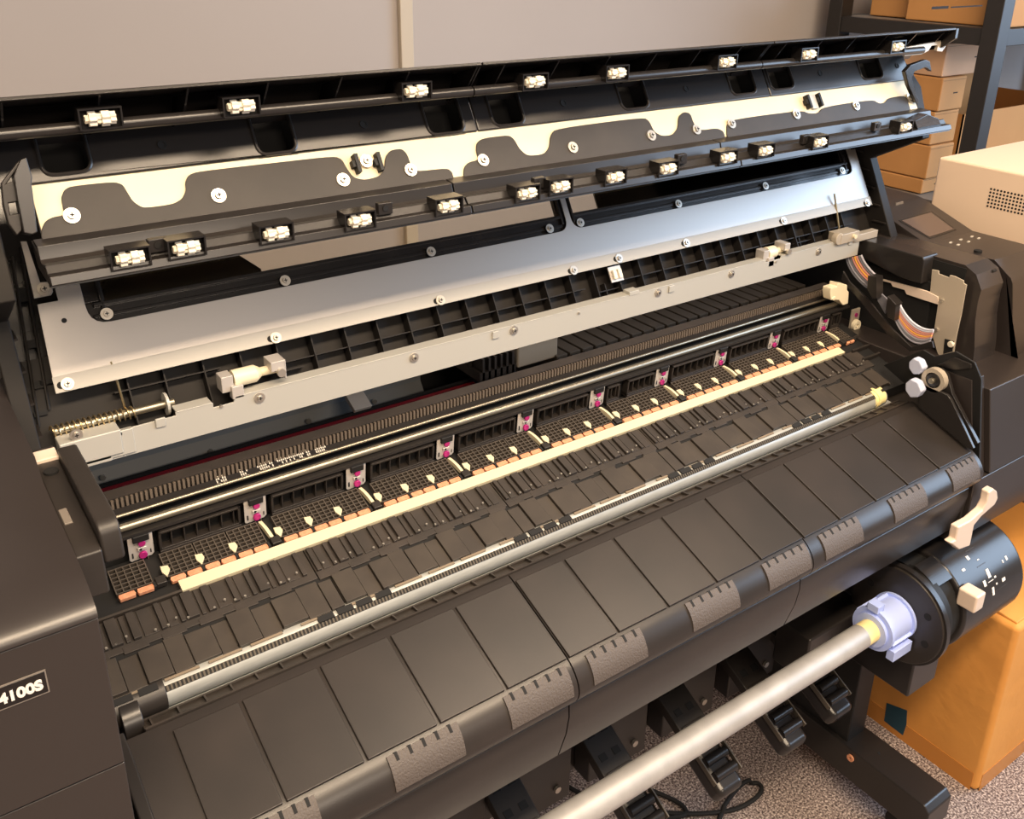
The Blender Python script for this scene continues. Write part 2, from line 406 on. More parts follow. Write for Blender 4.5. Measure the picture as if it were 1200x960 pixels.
for k in range(0, 10):
    x = PX0+k*PP
    c = []
    for i in range(9):
        s = .133+.031*i/8; c.append((s, -.0015+.004*math.sin(math.pi*i/8*.7+.5)))
    mb = MB()
    for i in range(8):
        (s0, n0), (s1, n1) = c[i], c[i+1]; xo = lambda s: x-.004*(s-.133)/.031 - .001
        mb.hexa([PT.p(xo(s0)-.0020, s0, -.004), PT.p(xo(s0)+.0022, s0, -.004), PT.p(xo(s1)+.0022, s1, -.004), PT.p(xo(s1)-.0020, s1, -.004),
                 PT.p(xo(s0)-.0020, s0, n0), PT.p(xo(s0)+.0022, s0, n0), PT.p(xo(s1)+.0022, s1, n1), PT.p(xo(s1)-.0020, s1, n1)])
    if k: mb.build('feed_tongue', M['strip'], PR, smooth=True)
    MB().pbox(PT, x-.0055, x+.006, .1225, .1335, -.004, .0035).build('tongue_foot', M['plastic'], PR, bev=.001)

# ---- pinch roller units and louvres ---------------------------------------------
PN = Pl(.983, zr(-.6683), -.10, 1.0)       # nearly upright plane behind the tiles
zt, zb = .0325, .0005
def pinch(px):
    mb = MB(); w = .0138
    mb.pext(PN, [(px-w, zb+.001), (px-w+.002, zb-.001), (px+w-.003, zb), (px+w, zb+.003), (px+w, zt), (px+w-.007, zt), (px+w-.008, zt-.006), (px-w+.009, zt-.006), (px-w+.008, zt), (px-w, zt)], .004, .0052)
    p = mb.build('pinch_plate', M['plate'], PR, bev=.0004)
    MB().cyl(PN.p(px+.001, .006, .005), PN.p(px+.001, .006, .0085), .0048, 16).build('magenta_screw', M['magenta'], p, bev=.0008, label='magenta screw head')
    MB().cyl(PN.p(px+.001, .0228, .003), PN.p(px+.001, .0228, .0085), .0042, 16).build('magenta_screw', M['magenta'], p, bev=.0008, label='magenta screw head')
    b = MB(); b.pbox(PN, px-.0045, px+.006, .0125, .0172, .005, .0075); b.build('slot_boss', M['plate'], p, bev=.001)
    b = MB(); b.pbox(PN, px-.011, px-.0092, .004, .011, .005, .0056); b.pbox(PN, px+.0095, px+.0108, .005, .010, .005, .0056); b.cyl(PN.p(px-.001, .015, .0074), PN.p(px-.001, .015, .0078), .0016, 10); b.build('slot', M['hole'], p)
    b = MB(); b.pbox(PN, px-.0085, px+.0095, .026, .035, -.006, .009); b.build('spring_block', M['dark'], p, bev=.001)
    b = MB(); b.pbox(PN, px+.006, px+.0072, -.0045, .001, .003, .005); b.build('pin', M['chrome'], p)
for k in range(10): pinch(.1833+.1354*k)
def louvre(a, b, n):
    mb = MB(); z0, z1 = .0035, .0300
    mb.pbox(PN, a, b, z0, z0+.0032, -.004, .008); mb.pbox(PN, a, b, z1-.0028, z1, -.004, .008)
    mb.pbox(PN, a, a+.003, z0, z1, -.004, .008); mb.pbox(PN, b-.003, b, z0, z1, -.004, .008)
    mb.pbox(PN, a, b, z0-.003, z0+.001, -.004, .0095)
    for i in range(n):
        x = a+.004+(b-a-.008)*(i+.75)/n; mb.pbox(PN, x-.0008, x+.0008, z0, z1, -.004, .006)
    l = mb.build('louvre_frame', M['plastic'], PR, bev=.0005)
    MB().pbox(PN, a+.001, b-.001, z0+.001, z1-.001, -.006, -.003).build('louvre_back', M['hole'], l)
for k in range(9):
    a = .1833+.1354*k+.0195; b = a+.0965
    if k == 5: louvre(a-.002, a+.024, 2); louvre(a+.040, b, 4)
    else: louvre(a, b, 6)
louvre(.1833+.1354*9+.018, 1.447, 2)
MB().pbox(PN, .10, 1.47, -.006, .036, -.03, -.0055).build('louvre_wall', M['hole'], PR)

# ---- carriage rail, rack, rear of the bay ------------------------------------------
ry = .985
def lz(u, v, y): return zat(u, v, y)
zr1 = lz(600, 475.5, ry)+.004
MB().cyl((.12, ry, zr1-.004), (1.47, ry, zr1-.004), .0048, 20).build('carriage_rail', M['chrome'], PR, smooth=True)
MB().cyl((.12, ry+.012, zr1+.0045), (1.47, ry+.012, zr1+.0045), .0022, 12).build('carriage_rail', M['chrome'], PR, smooth=True)
MB().box(.12, 1.47, ry-.012, ry+.03, zr1-.013, zr1-.0092).build('rail_support', M['rack'], PR)
# cover strip with printed scale
CS = Pl(ry+.014, zr1+.0015, .6, .35)
s_hi = CS.hit(600, 456)[1]
MB().pbox(CS, .12, 1.46, 0, s_hi, -.004, 0).build('scale_cover', M['semi'], PR, bev=.0008)
mb = MB(); rr = random.Random(5)
for (u0, u1) in ((253, 263), (281, 289), (301, 318), (324, 362), (368, 379)):
    a = CS.hit(u0, 563-.33*(u0-253))[0]; b = CS.hit(u1, 563-.33*(u1-253))[0]; x = a
    s0 = s_hi*.28
    while x < b:
        for j in range(4):
            if rr.random() < .8: mb.pbox(CS, x, x+.0016, s0+j*.0040-.002, s0+j*.0040+.0010, -.0002, .0003)
        x += .0026
mb.build('printed_scale', M['print'], PR)
# comb rack
ycr = ry+.014+.6*s_hi/math.hypot(.6, .35)
zc0 = zr1+.0015+.35*s_hi/math.hypot(.6, .35)
zc1 = lz(600, 446.5, ycr)
mb = MB().box(.12, 1.46, ycr+.002, ycr+.02, zc0-.01, zc1)
mb.build('rack_strip', M['semi'], PR)
mb = MB(); x = .122
while x < 1.44: mb.box(x, x+.0028, ycr-.001, ycr+.003, zc0, zc1-.0015); x += .0054
mb.build('rack_teeth', M['comb'], PR)
MB().box(.12, 1.46, ycr+.001, ycr+.02, zc1-.0006, zc1+.001).build('rack_top', M['platen'], PR)
# red belt and rear panels
yb = 1.12
zb0, zb1 = lz(406.7, 503, yb), lz(406.7, 491, yb)
BL = Pl(yb, zb0, .2, 1)
xe = ony(556, 458, yb).x
rbm = MB()
for i in range(3):
    h = (zb1-zb0)/3; rbm.box(.05, xe, yb-.002*i, yb+.004, zb0+h*i+.0012, zb0+h*(i+1)-.0006)
rbm.build('red_belt', M['red'], PR)
MB().box(.02, 1.5, yb+.006, yb+.012, zb0-.06, zb1+.002).build('belt_channel', M['hole'], PR)
yp = 1.17; xg = ony(492, 425, yp).x
z2, z1_, z0_ = lz(406.7, 452, yp), lz(406.7, 469, yp), lz(406.7, 489, yp)
MB().xprism([(yp-.02, z0_-.002), (yp, z1_), (yp+.01, z1_), (yp-.01, z0_-.002)], .02, xg).build('rear_panel', M['backdark'], PR)
MB().box(.02, xg, yp, yp+.01, z1_, zr(-.50)).build('rear_panel', M['backgrey'], PR)
mb = MB()
for u, v in ((247, 529), (361, 493), (120, 559), (438, 470)):
    p = ony(u, v, yp-.012); mb.cyl(p, p+Vector((0, -.004, 0)), .0036, 14)
each(mb, 'panel_screw', M['screw'], PR)
MB().box(xg, 1.62, yp+.05, yp+.06, zr(-1.0), zr(-.53)).build('bay_back', M['hole'], PR)
MB().box(.0, 1.66, .99, yp+.06, zr(-.80), zr(-.79)).build('bay_floor', M['hole'], PR)
# grey carriage clip on the belt
a, b = ony(417, 478, yb-.02), ony(448, 488, yb-.02)
MB().hexa([(a.x, yb-.012, a.z-.012), (a.x+.028, yb-.012, a.z-.012), (a.x+.03, yb+.02, a.z-.004), (a.x+.002, yb+.02, a.z-.004),
           (a.x, yb-.016, a.z-.006), (a.x+.028, yb-.016, a.z-.006), (a.x+.03, yb+.02, a.z+.006), (a.x+.002, yb+.02, a.z+.006)]).build('belt_clip', M['plate'], PR, bev=.001)
p = ony(575, 398, 1.06)
# cable chain across the right half of the bay
yc = 1.085
for i in range(30):
    u = 642 + 0; x = ony(650, 415, yc).x + i*.0268
    if x > 1.46: break
    zt_ = lz(800, 372, yc)
    mb = MB(); mb.box(x, x+.022, yc-.006, yc+.085, zt_-.030, zt_-.002); mb.box(x+.002, x+.011, yc-.009, yc, zt_-.026, zt_-.006); mb.box(x+.013, x+.0245, yc-.011, yc, zt_-.018, zt_-.012)
    mb.box(x+.022, x+.0275, yc+.0, yc+.085, zt_-.028, zt_-.008)
    mb.build('chain_link', M['chain'], PR, bev=.001)
p = ony(755, 396, yc-.014); MB().box(p.x-.004, p.x+.004, yc-.022, yc-.012, p.z-.01, p.z+.006).build('chain_clip', M['white'], PR, bev=.001)
p0 = ony(628, 402, yc); zt_ = p0.z+.004
cg = MB().box(p0.x-.035, p0.x+.045, yc, yc+.10, zt_-.04, zt_).build('print_carriage', M['tan'], PR, bev=.004)
MB().box(p0.x-.022, p0.x+.04, yc+.012, yc+.09, zt_-.004, zt_+.003).build('carriage_cover', M['desk'], cg, bev=.003)
mb = MB()
for i in range(6): mb.box(p0.x-.10+i*.011, p0.x-.096+i*.011, yc, yc+.07, zt_-.045, zt_-.008)
mb.box(p0.x-.105, p0.x-.038, yc, yc+.07, zt_-.045, zt_-.03); mb.box(p0.x-.105, p0.x-.038, yc+.03, yc+.034, zt_-.03, zt_-.006)
mb.build('carriage_frame', M['platen'], cg)

# ---- white hinge bar --------------------------------------------------------------
hy = .987
zht, zhb = lz(620, 376, hy), lz(620, 404, hy)
x0 = ony(106, 510, hy).x; xA = ony(66, 510, hy).x; x1 = ony(1005, 290, hy).x
mb = MB(); HB = Pl(hy, zhb, 0, 1)
zz = zht-zhb
def hxs(u, v): p = ony(u, v, hy); return (p.x, p.z-zhb)
na, nb = hxs(247, 455)[0], hxs(273, 450)[0]; nc, nd = hxs(898, 292)[0], hxs(916, 292)[0]
mb.pext(HB, [(x0, 0), (x1, 0), (x1, zz), (nd, zz), (nd-.002, zz-.004), (nc, zz-.004), (nc, zz), (nb, zz), (nb-.002, zz-.006), (na, zz-.006), (na, zz), (x0+.09, zz), (x0+.09, zz-.004), (x0, zz-.004)], 0, .002)
for a, b in ((x0+.09, na), (nb, nc), (nd, x1)):
    mb.box(a+.001, b-.001, hy-.002, hy+.016, zht-.0012, zht+.0008)
HBo = mb.build('hinge_bar', M['bar'], PR, bev=.0005, label='long zinc plated hinge bar with screws')
def screw_on(pl, u, v, par, r=.0045, n=.0, h=.003, mt='screw', nm='screw', washer=True):
    x, s = pl.hit(u, v, n)
    mb = MB()
    if washer: mb.cyl(pl.p(x, s, n), pl.p(x, s, n+h*.4), r*1.35, 20)
    mb.cyl(pl.p(x, s, n), pl.p(x, s, n+h), r*.82, 16, r2=r*.65)
    o = mb.build(nm, M[mt], par, smooth=True)
    mb = MB(); mb.pbox(pl, x-r*.42, x+r*.42, s-r*.10, s+r*.10, n+h, n+h+.0003); mb.pbox(pl, x-r*.10, x+r*.10, s-r*.42, s+r*.42, n+h, n+h+.0003)
    if washer: mb.build('screw_slot', M['hole'], par)
    return o
for u, v in ((89, 509), (304, 466), (485, 419), (602, 387), (771, 343), (857, 321), (959, 295)):
    screw_on(HB, u, v, HBo, .0048, .002, .004)
for u, v in ((141, 508), (259, 476), (678, 367), (909, 307)):
    screw_on(HB, u, v, HBo, .0026, .002, .002, washer=False, nm='rivet')
for u, v in ((186, 490), (579, 388), (785, 336), (995, 282)):
    x, s = HB.hit(u, v); MB().pbox(HB, x-.005, x+.006, zz-.012, zz-.001, .002, .0045).build('bar_tab', M['bar'], HBo, bev=.001)
x, s = HB.hit(741, 341); MB().box(x-.008, x+.012, hy-.003, hy+.012, zht-.001, zht+.006).build('bar_tab', M['bar'], HBo, bev=.001)
# left end block with torsion spring
def hbox(name, m, par, u0, v0, u1, v1, y0, y1, bev=.001):
    a = ony(u0, v0, y0); b = ony(u1, v1, y0)
    return MB().box(min(a.x, b.x), max(a.x, b.x), y0, y1, min(a.z, b.z), max(a.z, b.z)).build(name, m, par, bev=bev)
e0 = xA; e1 = ony(115, 500, hy).x
mb = MB().box(e0, e0+.062, hy-.006, hy+.018, zht-.030, zht-.001); mb.box(e0+.0, e0+.05, hy-.004, hy+.0, zhb-.0, zht-.02)
EB = mb.build('hinge_block', M['bar'], PR, bev=.0015)
MB().box(e0+.02, e0+.075, hy-.004, hy+.002, zhb+.003, zht-.004).build('hinge_plate', M['bar'], EB, bev=.001)
sp = []; a = ony(70, 488, hy+.022); L = .088
for i in range(16*16+1):
    t = i/16.0; sp.append((e0-.002+L*t/16, hy+.022+.0068*math.cos(2*math.pi*t), zht+.002+.0068*math.sin(2*math.pi*t)))
MB().tube(sp, .00095, 6).build('torsion_spring', M['brass'], PR, smooth=True)
MB().cyl((e0, hy+.022, zht+.002), (e0+.128, hy+.022, zht+.002), .0045, 16).build('hinge_pin', M['chrome'], PR, smooth=True)
MB().cyl((e0+.118, hy+.022, zht+.002), (e0+.121, hy+.022, zht+.002), .013, 20).build('hinge_washer', M['bar'], PR)
MB().tube([(e0+.077, hy+.03, zht+.004), (e0+.075, hy+.032, zht+.025), (e0+.072, hy+.04, zht+.06)], .0014, 6).build('spring_leg', M['brass'], PR)
# damper cylinders
def damper(u, v, L=.045, flip=1):
    p = ony(u, v, hy+.012); x, z = p.x, p.z
    b = MB().cyl((x, hy+.012, z), (x+L*.60, hy+.012, z), .0105, 24); b.cyl((x+L*.60, hy+.012, z), (x+L*.75, hy+.012, z), .0105, 24, r2=.006)
    b.cyl((x+L*.7, hy+.012, z), (x+L*1.25, hy+.012, z), .0055, 16)
    d = b.build('lid_damper', M['ivory'], PR, smooth=True, label='ivory plastic lid damper')
    m = MB().box(x-.016, x-.002, hy+.002, hy+.02, z-.011, z+.009); m.build('damper_bracket', M['plate'], d, bev=.001)
    m = MB().box(x-.006, x+.008, hy-.002, hy+.008, z-.020, z-.004); m.build('damper_bracket', M['plate'], d, bev=.001)
    m = MB().box(x+L*.95, x+L*1.35, hy-.002, hy+.022, z+.002, z+.0145); m.box(x+L*1.30, x+L*1.36, hy-.002, hy+.022, z-.010, z+.0145)
    m.build('damper_bracket', M['plate'], d, bev=.001)
    MB().cyl((x+L*1.2, hy-.006, z), (x+L*1.2, hy-.002, z), .0052, 14).build('screw', M['screw'], d, smooth=True)
damper(272, 444); damper(897, 297, .034)
# right end hinge block
a = ony(982, 276, hy); 
mb = MB().box(a.x, a.x+.052, hy-.008, hy+.02, zht-.004, zht+.014); mb.box(a.x+.045, a.x+.115, hy-.004, hy+.01, zht-.010, zht+.004)
mb.cyl((a.x-.002, hy-.007, zht+.006), (a.x-.002, hy+.004, zht+.006), .011, 20)
HR = mb.build('hinge_block', M['tan'], PR, bev=.001)
MB().cyl((a.x+.036, hy-.013, zht+.006), (a.x+.036, hy-.008, zht+.006), .004, 14).build('screw', M['ivory'], HR)
q = ony(1010, 283, hy); 
MB().tube([(a.x+.03, hy+.02, zht+.012), (a.x+.028, hy+.04, zht+.075)], .0018, 6).build('spring_leg', M['brass'], PR)

# ---- the raised lid ---------------------------------------------------------------------
SH = Pl(1.030, zr(-.4394), .492, .87)
CR = Pl(.968, zr(-.269), .524, .852)
LD = MB()
# lower lid back: ribbed panel below the steel sheet
sl0 = SH.hit(620, 371, -.022)[1]
LDo = MB().pbox(SH, .095, 1.585, sl0-.02, .02, -.032, -.026).build('lid', M['lidback'], PR, label='raised lid with steel inner sheet, two windows and white rollers')
mb = MB(); xs = .16
ribs = []
xsr = [ony(u, v, .995).x for u, v in ((186, 440), (210, 436), (313, 428), (351, 415), (389, 402), (427, 392), (463, 385), (499, 376), (536, 368))]
x = .33
for i in range(26):
    x = .335+.0455*i
    if x > 1.50: break
    mb.pbox(SH, x-.0008, x+.0008, sl0-.015, -.018, -.027, -.008)
mb.pbox(SH, .315, .86, sl0+.018, sl0+.0195, -.027, -.010); mb.pbox(SH, .93, 1.50, sl0+.018, sl0+.0195, -.027, -.010)
mb.pbox(SH, .19, .31, sl0+.030, sl0+.0315, -.027, -.010)
for x in (.205, .245, .29): mb.pbox(SH, x, x+.0016, sl0-.01, -.018, -.027, -.010)
for x in (.36, .88, 1.33): mb.pbox(SH, x, x+.05, sl0+.008, sl0+.0095, -.027, -.014); mb.pbox(SH, x+.02, x+.0216, sl0-.01, sl0+.02, -.027, -.014)
mb.build('lid_rib', M['lidback'], LDo)
mb = MB()
for x in (.395, .435, .50, .52, .99, 1.08): mb.pbox(SH, x, x+.010, sl0+.004, sl0+.013, -.0268, -.0262)
each(mb, 'lid_recess', M['dark'], LDo)
for u0, v0, u1, v1 in ((21, 336, 32, 346), (24, 344, 34, 352), (32, 397, 44, 407), (37, 446, 49, 455), (47, 442, 62, 450), (40, 480, 55, 487)):
    x0, s0 = SH.hit(u0, v1, -.022); x1_, s1 = SH.hit(u1, v0, -.022)
    MB().pbox(SH, x0, x1_, min(s0, s1)-.002, max(s0, s1), -.0262, -.022).build('lid_recess', M['hole'], LDo)
for u0, v0, u1, v1 in ((14, 300, 46, 500), (24, 290, 58, 480)):
    a_ = SH.hit(u0, v0, -.02); b_2 = SH.hit(u1, v1, -.02)
    MB().tube([SH.p(a_[0], a_[1], -.022), SH.p(b_2[0], b_2[1], -.022)], .0016, 8).build('lid_bead', M['lidback'], LDo, smooth=True)
# steel sheet: outline with the two window notches open to the top
def shp(u, v, n=0): return SH.hit(u, v, n)
def arcpts(a, b, c, n=5):   # rounded corner through three points (quadratic)
    return [((1-t)**2*a[0]+2*t*(1-t)*b[0]+t*t*c[0], (1-t)**2*a[1]+2*t*(1-t)*b[1]+t*t*c[1]) for t in [i/n for i in range(n+1)]]
xl, sb = shp(65, 461); xr_, _ = shp(1021, 241); sb = (shp(65, 461)[1]+shp(1021, 241)[1])/2
lw = shp(91, 325)[0]; wb = (shp(400, 325.5)[1]+shp(800, 241)[1])/2
rw = shp(657.5, 240)[0]; rw2 = shp(668, 255)[0]; rr_ = shp(994, 185)[0]
ST = .165
xlt = shp(43, 350)[0]
rc = .018
out = [(xl, sb), (xr_, sb), (xr_+.001, .085), (xr_-.012, .085), (xr_-.012, ST), (rr_, ST)]
out += arcpts((rr_, wb+rc*.8), (rr_, wb), (rr_-rc, wb)) + arcpts((rw2+rc, wb), (rw2, wb), (rw2, wb+rc)) + [(rw2, ST), (rw, ST)]
out += arcpts((rw, wb+rc), (rw, wb), (rw-rc, wb)) + arcpts((lw+rc*1.2, wb), (lw, wb), (lw, wb+rc*1.2)) + [(lw, ST)]
cy0 = shp(44, 357)[1]; cx1 = shp(68, 352)[0]
out += [(cx1, ST), (cx1, cy0), (xlt-.001, cy0)]
# bend the lowest strip forward a little
SHo = MB().pext(SH, out, 0, .0015).build('inner_sheet', M['sheet'], LDo, bev=.0004, label='brushed steel inner sheet')
MB().pext(SH, [(xl, sb), (xr_, sb), (xr_, sb+.016), (xl, sb+.018)], .0016, .003).build('sheet_flange', M['flange'], SHo, bev=.0004)
for u, v in ((79, 450), (323, 396), (516, 352), (672, 317), (725, 303), (804, 285), (918, 259), (1016, 238)):
    x, s = shp(u, v, .003); screw_on(SH, u, v, SHo, .005, .003, .004)
    MB().cyl(SH.p(x-.0065, s, .0025), SH.p(x-.0065, s, .0033), .004, 12).build('slot', M['hole'], SHo)
# strap at the upper left corner
stl = [shp(24, 283, .004), shp(31, 283, .004), shp(47, 331, .004), shp(60, 330, .004), shp(62, 342, .004), shp(60, 346, .004), shp(40, 350, .004), shp(36, 332, .004)]
MB().pext(SH, stl, .003, .0045).build('corner_strap', M['sheet'], SHo, bev=.0004)
screw_on(SH, 52, 339, SHo, .0055, .0045, .004)
MB().cyl(SH.p(*shp(75, 376), .0012), SH.p(*shp(75, 376), .0018), .0028, 14).build('sheet_hole', M['hole'], SHo)
p_ = shp(725, 318, .004); MB().pbox(SH, p_[0]-.012, p_[0]+.012, p_[1]-.014, p_[1]+.010, -.006, -.004).build('sheet_clip', M['plate'], SHo)
MB().pbox(SH, p_[0]-.008, p_[0]-.001, p_[1]-.010, p_[1]+.004, -.004, .001).build('sheet_clip', M['white'], SHo, bev=.001)
MB().pbox(SH, p_[0]+.002, p_[0]+.009, p_[1]-.010, p_[1]+.004, -.004, .001).build('sheet_clip', M['white'], SHo, bev=.001)
# window frames and glass
def window(x0, x1, gx0, gx1, pts):
    g0 = .025
    fr = MB()
    fr.pbox(SH, x0-.004, x1+.004, wb-.006, wb+g0, -.012, -.004)
    fr.pbox(SH, x0-.004, gx0, wb+g0, ST, -.012, -.004); fr.pbox(SH, gx1, x1+.004, wb+g0, ST, -.012, -.004)
    fr.pbox(SH, x0+.008, x1-.008, wb+g0-.006, wb+g0-.001, -.005, .0005)
    fr.pbox(SH, x0+.006, x1-.006, wb+.006, wb+.011, -.005, -.0018)
    fr.pbox(SH, gx0-.006, gx0-.002, wb+.01, ST, -.005, .0005); fr.pbox(SH, gx1+.002, gx1+.006, wb+.01, ST, -.005, .0005)
    f = fr.build('window_frame', M['gloss'], LDo, bev=.0012)
    MB().pbox(SH, gx0-.002, gx1+.002, wb+g0-.002, ST+.01, -.0095, -.0070).build('window_glass', M['glass'], LDo, label='clear lid window')
    for u, v in pts: screw_on(SH, u, v, f, .005, .0006, .003)
window(lw, rw, lw+.022, rw-.010, ((125, 368), (334, 329), (505, 295), (644, 268)))
window(rw2, rr_, rw2+.010, rr_-.018, ((680, 261), (795, 239), (897, 218), (987, 200)))
# outer shell behind the windows, leaving the see-through opening
og = -.035
def so(u, v): return SH.hit(u, v, og)
oL = so(270, 293)[0]; oL2 = so(306, 315)[0]; oR = so(696, 225)[0]
sbt = SH.hit(400, 300, og)[1]
mb = MB()
mb.pext(SH, [(.098, sl0-.02), (1.583, sl0-.02), (1.583, wb+.012), (.098, wb+.012)], og-.004, og)
mb.pext(SH, [(.098, wb+.012), (oL2, wb+.012), (oL2, so(306, 315)[1]), (oL, so(272, 292)[1]), (oL, ST+.12), (.098, ST+.12)], og-.004, og)
mb.pext(SH, [(oR, wb+.012), (1.583, wb+.012), (1.583, ST+.12), (oR, ST+.12)], og-.004, og)
mb.build('outer_shell', M['gloss'], LDo, bev=.0005)
# side walls of the lid
for x0, x1 in ((.085, .104), (1.566, 1.588)):
    prf_ = [SH.p(0, sl0-.03, -.03), SH.p(0, sl0-.03, .012), SH.p(0, .06, .018), CR.p(0, -.06, -.01), CR.p(0, .03, .006), CR.p(0, .08, -.005), SH.p(0, ST+.10, -.038)]
    sw = MB().ext([(x0, p.y, p.z) for p in prf_], (x1-x0, 0, 0)).build('lid_side', M['lidback'], LDo, bev=.002)
    mb = MB()
    for j in range(6):
        q = SH.p(0, -.06+.035*j, .0); mb.box(x0-.004, x1+.004, q.y-.012, q.y+.016, q.z-.0012, q.z+.0012)
    each(mb, 'side_rib', M['plastic'], sw)
# cream plate
cl = .1385; cr_ = CR.hit(1064, 94)[0]; ct = (CR.hit(300, 191.5-.5)[1]+CR.hit(1064, 94)[1])/2
ct = CR.hit(900, 113)[1]
CPo = MB().pbox(CR, cl, cr_, -.03, ct+.001, -.0015, 0).build('cream_plate', M['cream'], LDo, bev=.0004, label='cream steel reinforcing plate')
# scalloped overlay, three sections traced on the plate
def chaikin(q, n=2):
    for _ in range(n):
        o = [q[0]]
        for i in range(len(q)-1):
            a, b = q[i], q[i+1]
            if i: o.append((a[0]*.8+b[0]*.2, a[1]*.8+b[1]*.2))
            if i < len(q)-2: o.append((a[0]*.2+b[0]*.8, a[1]*.2+b[1]*.8))
        o.append(q[-1]); q = o
    return q
def sec(pts, name='scallop_cover', n1=.0022):
    q = chaikin([CR.hit(u, v, n1) for u, v in pts]); xa, xb = q[0][0], q[-1][0]
    poly = q + [(xb, -.020), (xa, -.020)]
    return MB().pext(CR, poly, .0002, n1).build(name, M['overlay'], CPo, bev=.0007)
S1 = [(48, 276), (48.8, 268), (53.3, 258.7), (62.7, 254), (75.5, 252), (72.4, 236), (72, 230.7), (75, 222.7), (82.7, 218), (133.3, 212.8), (144, 216), (149.3, 225), (156, 236), (166.7, 243), (177, 242.6), (202.7, 239), (213.3, 233), (218, 224), (217, 213), (221, 204.8), (232, 200.8), (320, 190.7), (392, 182.7), (401.3, 186.7), (406.7, 197.3), (414.7, 208), (428, 210.7), (444, 206.7), (450.7, 198.7), (451.5, 184), (457.3, 176), (470.7, 173.9), (477.3, 180), (482.7, 196), (488, 200.8), (524, 196.8), (529.9, 201.3), (531.5, 206.7)]
S2 = [(543.5, 204), (544, 196), (549.3, 189.9), (561.3, 187.2), (558.3, 177.3), (558.5, 168), (565, 162), (596, 158), (602.7, 162.7), (609.3, 174.7), (618.7, 182.5), (637.3, 180.7), (644, 172.7), (645.3, 158), (652, 150.5), (754.7, 137.2), (761.3, 142), (766.7, 154), (776, 159.3), (788, 158), (794.7, 150), (795.2, 136.7), (801.3, 130.8), (809.3, 132.7), (813.3, 144.7), (820, 152.7), (840, 150), (847.5, 153.2), (849.3, 158)]
S3 = [(852, 157.5), (852, 142), (880, 136.8), (940, 129.3), (948, 132.8), (958.7, 132.5), (964.8, 125.3), (1022.7, 116.5), (1030.7, 121.3), (1037.3, 120), (1040.8, 114.7), (1062, 111.5), (1066, 125)]
for S in (S1, S2, S3): sec(S)
for u, v in ((84, 253), (256, 229.5), (402, 211), (481, 199.5), (566, 188), (671, 173), (763, 159), (816, 152), (857, 145), (933, 134), (1003, 124), (1066, 115), (429, 189)):
    screw_on(CR, u, v, CPo, .0058 if u < 900 else .0062, .0022, .004, nm='screw')
for u, v in ((416, 194), (442, 192), (944, 121), (957, 119)):
    x, s = CR.hit(u, v); mb = MB().pbox(CR, x-.0022, x+.0022, s-.011, s+.011, 0, .010); mb.pbox(CR, x-.006, x+.002, s-.004, s+.004, 0, .008); mb.build('latch_tab', M['dark'], CPo)
x, s = CR.hit(951, 119); mb = MB().pbox(CR, x-.007, x+.007, s-.014, s+.010, .0, .005); mb.build('latch_bracket', M['bar'], CPo, bev=.001)
# upper black plate with deep U pockets open to the top
pn = .003
ptop = CR.hit(640, 106, pn)[1]; pbot = CR.hit(300, 196, pn)[1]; pbot = ct-.001
pk = []
for uc, vb, w, r in ((75, 204, 60, 20), (321, 180, 48, 17), (519, 157, 44, 15), (592, 147, 38, 14), (740, 128, 33, 13), (867, 111, 30, 12), (912, 105, 28, 11), (1017, 93, 26, 10)):
    a = CR.hit(uc-w/2, vb-20, pn)[0]; b = CR.hit(uc+w/2, vb-20, pn)[0]; sb_ = CR.hit(uc, vb, pn)[1]; pk.append((a, b, sb_))
px0, px1 = .112, CR.hit(1059, 70)[0]
ST2 = CR.hit(640, 106, pn)[1]+.02
secx = [px0, CR.hit(557, 140, pn)[0], CR.hit(898, 95, pn)[0], px1]
for i in range(3):
    poly = [(secx[i], pbot), (secx[i+1]-.0012, pbot), (secx[i+1]-.0012, ST2)]
    mine = sorted([q for q in pk if secx[i] < (q[0]+q[1])/2 < secx[i+1]], reverse=True); 
    for a, b, sbm in mine:
        r = min(.012, (b-a)*.35)
        poly += [(b, ST2)] + arcpts((b, sbm+r), (b, sbm), (b-r, sbm)) + arcpts((a+r, sbm), (a, sbm), (a, sbm+r)) + [(a, ST2)]
    poly += [(secx[i], ST2)]
    up = MB().pext(CR, poly, -.001, pn).build('upper_cover', M['semi'], LDo, bev=.0018)
    for a, b, sbm in mine:
        r = min(.012, (b-a)*.35)
        pts = [(b, ST2-.01), (b, sbm+r)] + arcpts((b, sbm+r), (b, sbm), (b-r, sbm))[1:] + arcpts((a+r, sbm), (a, sbm), (a, sbm+r)) + [(a, ST2-.01)]
        MB().tube([CR.p(x, s, pn-.0005) for x, s in pts], .0022, 8).build('pocket_rim', M['semi'], up, smooth=True)
        mb = MB(); mb.pbox(CR, a-.003, b+.003, sbm-.003, ST2, -.030, -.027); mb.pbox(CR, a-.003, a, sbm, ST2, -.028, 0); mb.pbox(CR, b, b+.003, sbm, ST2, -.028, 0); mb.pbox(CR, a, b, sbm-.003, sbm, -.028, 0)
        mb.build('pocket', M['hole'], up)
mb = MB()
for u, v in ((190, 170), (426, 146), (660, 121), (804, 104), (961, 86), (1051, 77)):
    x, s = CR.hit(u, v, pn); mb.ring(CR.p(x, s, pn-.001), CR.n, .0034, .0048, .002, 20); mb.cyl(CR.p(x, s, pn), CR.p(x, s, pn+.0004), .0036, 16)
each(mb, 'screw_hole', M['hole'], LDo)
